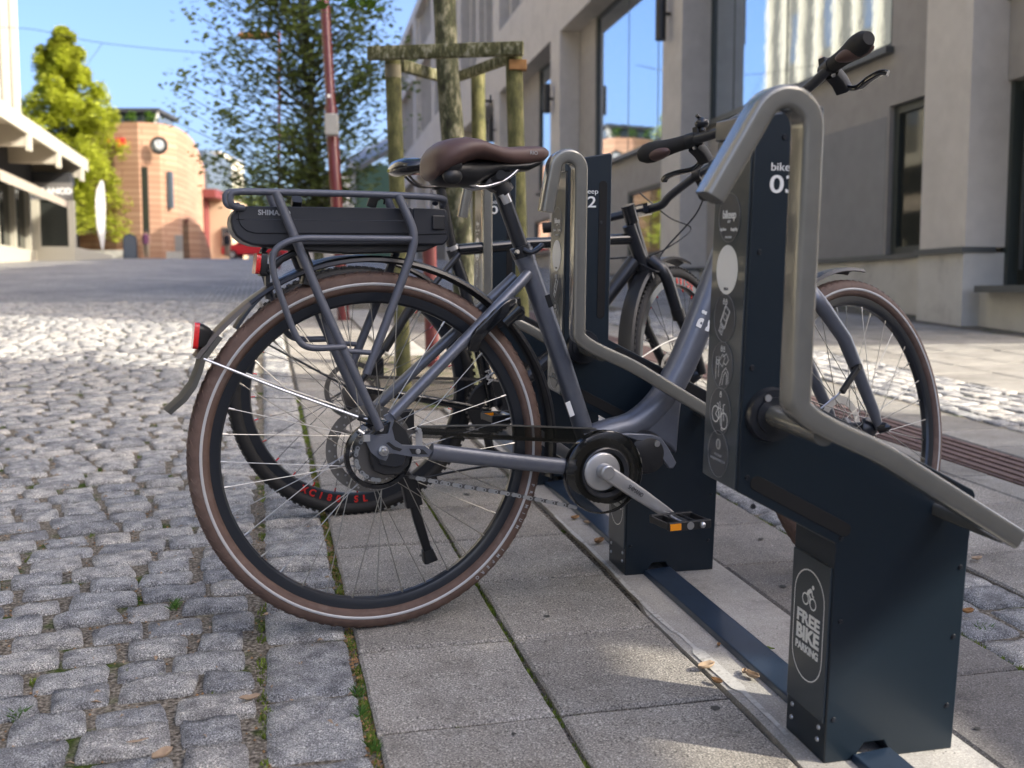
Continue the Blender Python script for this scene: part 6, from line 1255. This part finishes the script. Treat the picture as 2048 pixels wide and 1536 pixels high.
# beach flag, board sign, people, car
fb = at(205, 514, 44); fb.z = ground_z(fb.x, fb.y); flg = thing('feather_flag', Matrix.Translation(fb), 'tall white feather flag in front of the brick building', 'flag'); k = K(); fh = at(207, 360, 44).z-fb.z
poly = [(-.02, .35), (-.20, 1.4), (-.22, 2.4), (-.15, fh-.4), (.02, fh-.03), (.12, fh-.02), (.17, fh-.2), (.2, 2.2), (.14, 1.0), (.05, .35)]; part('banner', K().prism(poly, -.008, .008), 'white_cloth', flg, smooth=False); part('mast', K().tube([(.02, 0, -.05), (.03, .02, 1.5), (.05, .02, fh)], .018, 8), 'box_grey', flg); part('foot', K().box(-.25, .25, -.25, .25, 0, .04), 'dark_clad', flg, smooth=False)
sb = at(262, 522, 55); sb.z = ground_z(sb.x, sb.y); bd = thing('pavement_sign', Matrix.Translation(sb), 'dark round topped pavement board by the tall brick window', 'sign'); poly = [(-.36, 0), (.36, 0), (.36, .95)]+[(.36*math.cos(a), .95+.32*math.sin(a)) for a in np.linspace(0, PI, 10)]+[(-.36, .95)]
part('board', K().prism(poly, -.05, .0), 'slate_glass', bd, smooth=False, bevel=.01); part('board_frame', K().sweep([(x, -.06, z) for x, z in poly], [(.03, 0), (0, .02), (-.03, 0), (0, -.02)], True), 'dark_clad', bd); part('rear_leg', K().box(-.3, .3, .0, .4, 0, .06), 'dark_clad', bd, smooth=False)
def person(px, D, label, shirt, trousers, h=1.7, py=524):
    p = at(px, py, D); p.z = ground_z(p.x, p.y); t = thing('person', Matrix.Translation(p), label, 'person'); me = bpy.data.meshes.new('body')
    V = [(0, 0, .95), (0, 0, 1.2), (0, 0, 1.42), (0, 0, 1.52), (0, -.02, 1.62), (.10, 0, .9), (.11, -.06, .5), (.12, .02, .06), (.13, -.12, .03), (-.10, 0, .9), (-.11, .10, .52), (-.12, .16, .1), (-.12, .03, .05), (.19, 0, 1.40), (.25, -.02, 1.14), (.24, -.14, .92), (-.19, 0, 1.40), (-.25, .03, 1.14), (-.24, -.06, .9)]
    Ed = [(0, 1), (1, 2), (2, 3), (3, 4), (0, 5), (5, 6), (6, 7), (7, 8), (0, 9), (9, 10), (10, 11), (11, 12), (2, 13), (13, 14), (14, 15), (2, 16), (16, 17), (17, 18)]
    me.from_pydata(V, Ed, []); me.materials.append(MATS['skin']); o = put('body', me, t); o.modifiers.new('skin', 'SKIN'); rad = [.14, .15, .12, .05, .09, .09, .065, .045, .04, .09, .065, .045, .04, .06, .045, .035, .06, .045, .035]
    for i, r_ in enumerate(rad): me.skin_vertices[0].data[i].radius = (r_, r_)
    me.skin_vertices[0].data[0].use_root = True; s_ = o.modifiers.new('sub', 'SUBSURF'); s_.levels = 1; s_.render_levels = 1
    part('shirt', K().tube([(0, 0, .88), (0, 0, 1.15), (0, 0, 1.42), (0, 0, 1.48)], 1, 14, up=(0, 1, 0), scales=[.20, .185, .20, .10]), shirt, t); part('trousers', K().tube([(.10, 0, .95), (.115, -.05, .5), (.12, .02, .12)], 1, 10, up=(0, 1, 0), scales=[.12, .085, .07]).tube([(-.10, 0, .95), (-.115, .09, .52), (-.12, .15, .15)], 1, 10, up=(0, 1, 0), scales=[.12, .085, .07]), trousers, t)
    part('hair', K().ball((0, .01, 1.66), .105, .11, .10, 8), 'dark_cloth', t)
person(293, 62, 'person in a purple top walking past the tall brick window', 'purple_cloth', 'denim'); person(455, 64, 'person in black shirt and shorts at the end of the street', 'dark_cloth', 'denim')
cp = at(512, 522, 70); cp.z = ground_z(cp.x, cp.y); car = thing('parked_car', Matrix.Translation(cp), 'red parked car at the top of the street, half hidden by the battery', 'car')
prof = [(-2.1, .35), (-2.1, .8), (-1.9, .95), (-1.2, 1.02), (-.6, 1.45), (.7, 1.48), (1.4, 1.05), (2.0, .98), (2.15, .7), (2.15, .35)]
part('body', K().prism(prof, -.85, .85), 'red_plastic', car, smooth=True, bevel=.08); part('window', K().prism([(-1.05, 1.02), (-.55, 1.38), (.62, 1.41), (1.2, 1.06)], -.862, .862), 'dark_glass', car, smooth=False)
for x_ in (-1.35, 1.35):
    for y_ in (-.8, .8): wh = part('wheel', K().lathe([(0, -.11), (.2, -.11), (.31, -.1), (.33, 0), (.31, .1), (.2, .11), (0, .11)], 24, c=(x_, y_, .33)), 'rubber', car); part('rim', K().lathe([(0, -.115), (.19, -.115), (.2, 0), (.19, .115), (0, .115)], 16, c=(x_, y_, .33)), 'silver_satin', wh)
# cable hung across the street
ck = K().tube(spline([at(-60, 55, 42), at(60, 58, 41), at(205, 86, 40), at(430, 106, 38), at(620, 100, 36)], 8), .012, 5, up=(0, 0, 1)).tube([at(205, 86, 40), at(170, 135, 44)], .01, 5, up=(0, 0, 1)); tag(part('overhead_cable', ck, 'black_plastic'), 'thin dark cable strung over the street against the sky', 'cable')
# office blocks further up on the left
block('left_block', 'beige block further up the street on the left, hidden by the yellow tree', 'beige', -40, 60, 300, 60, 8)
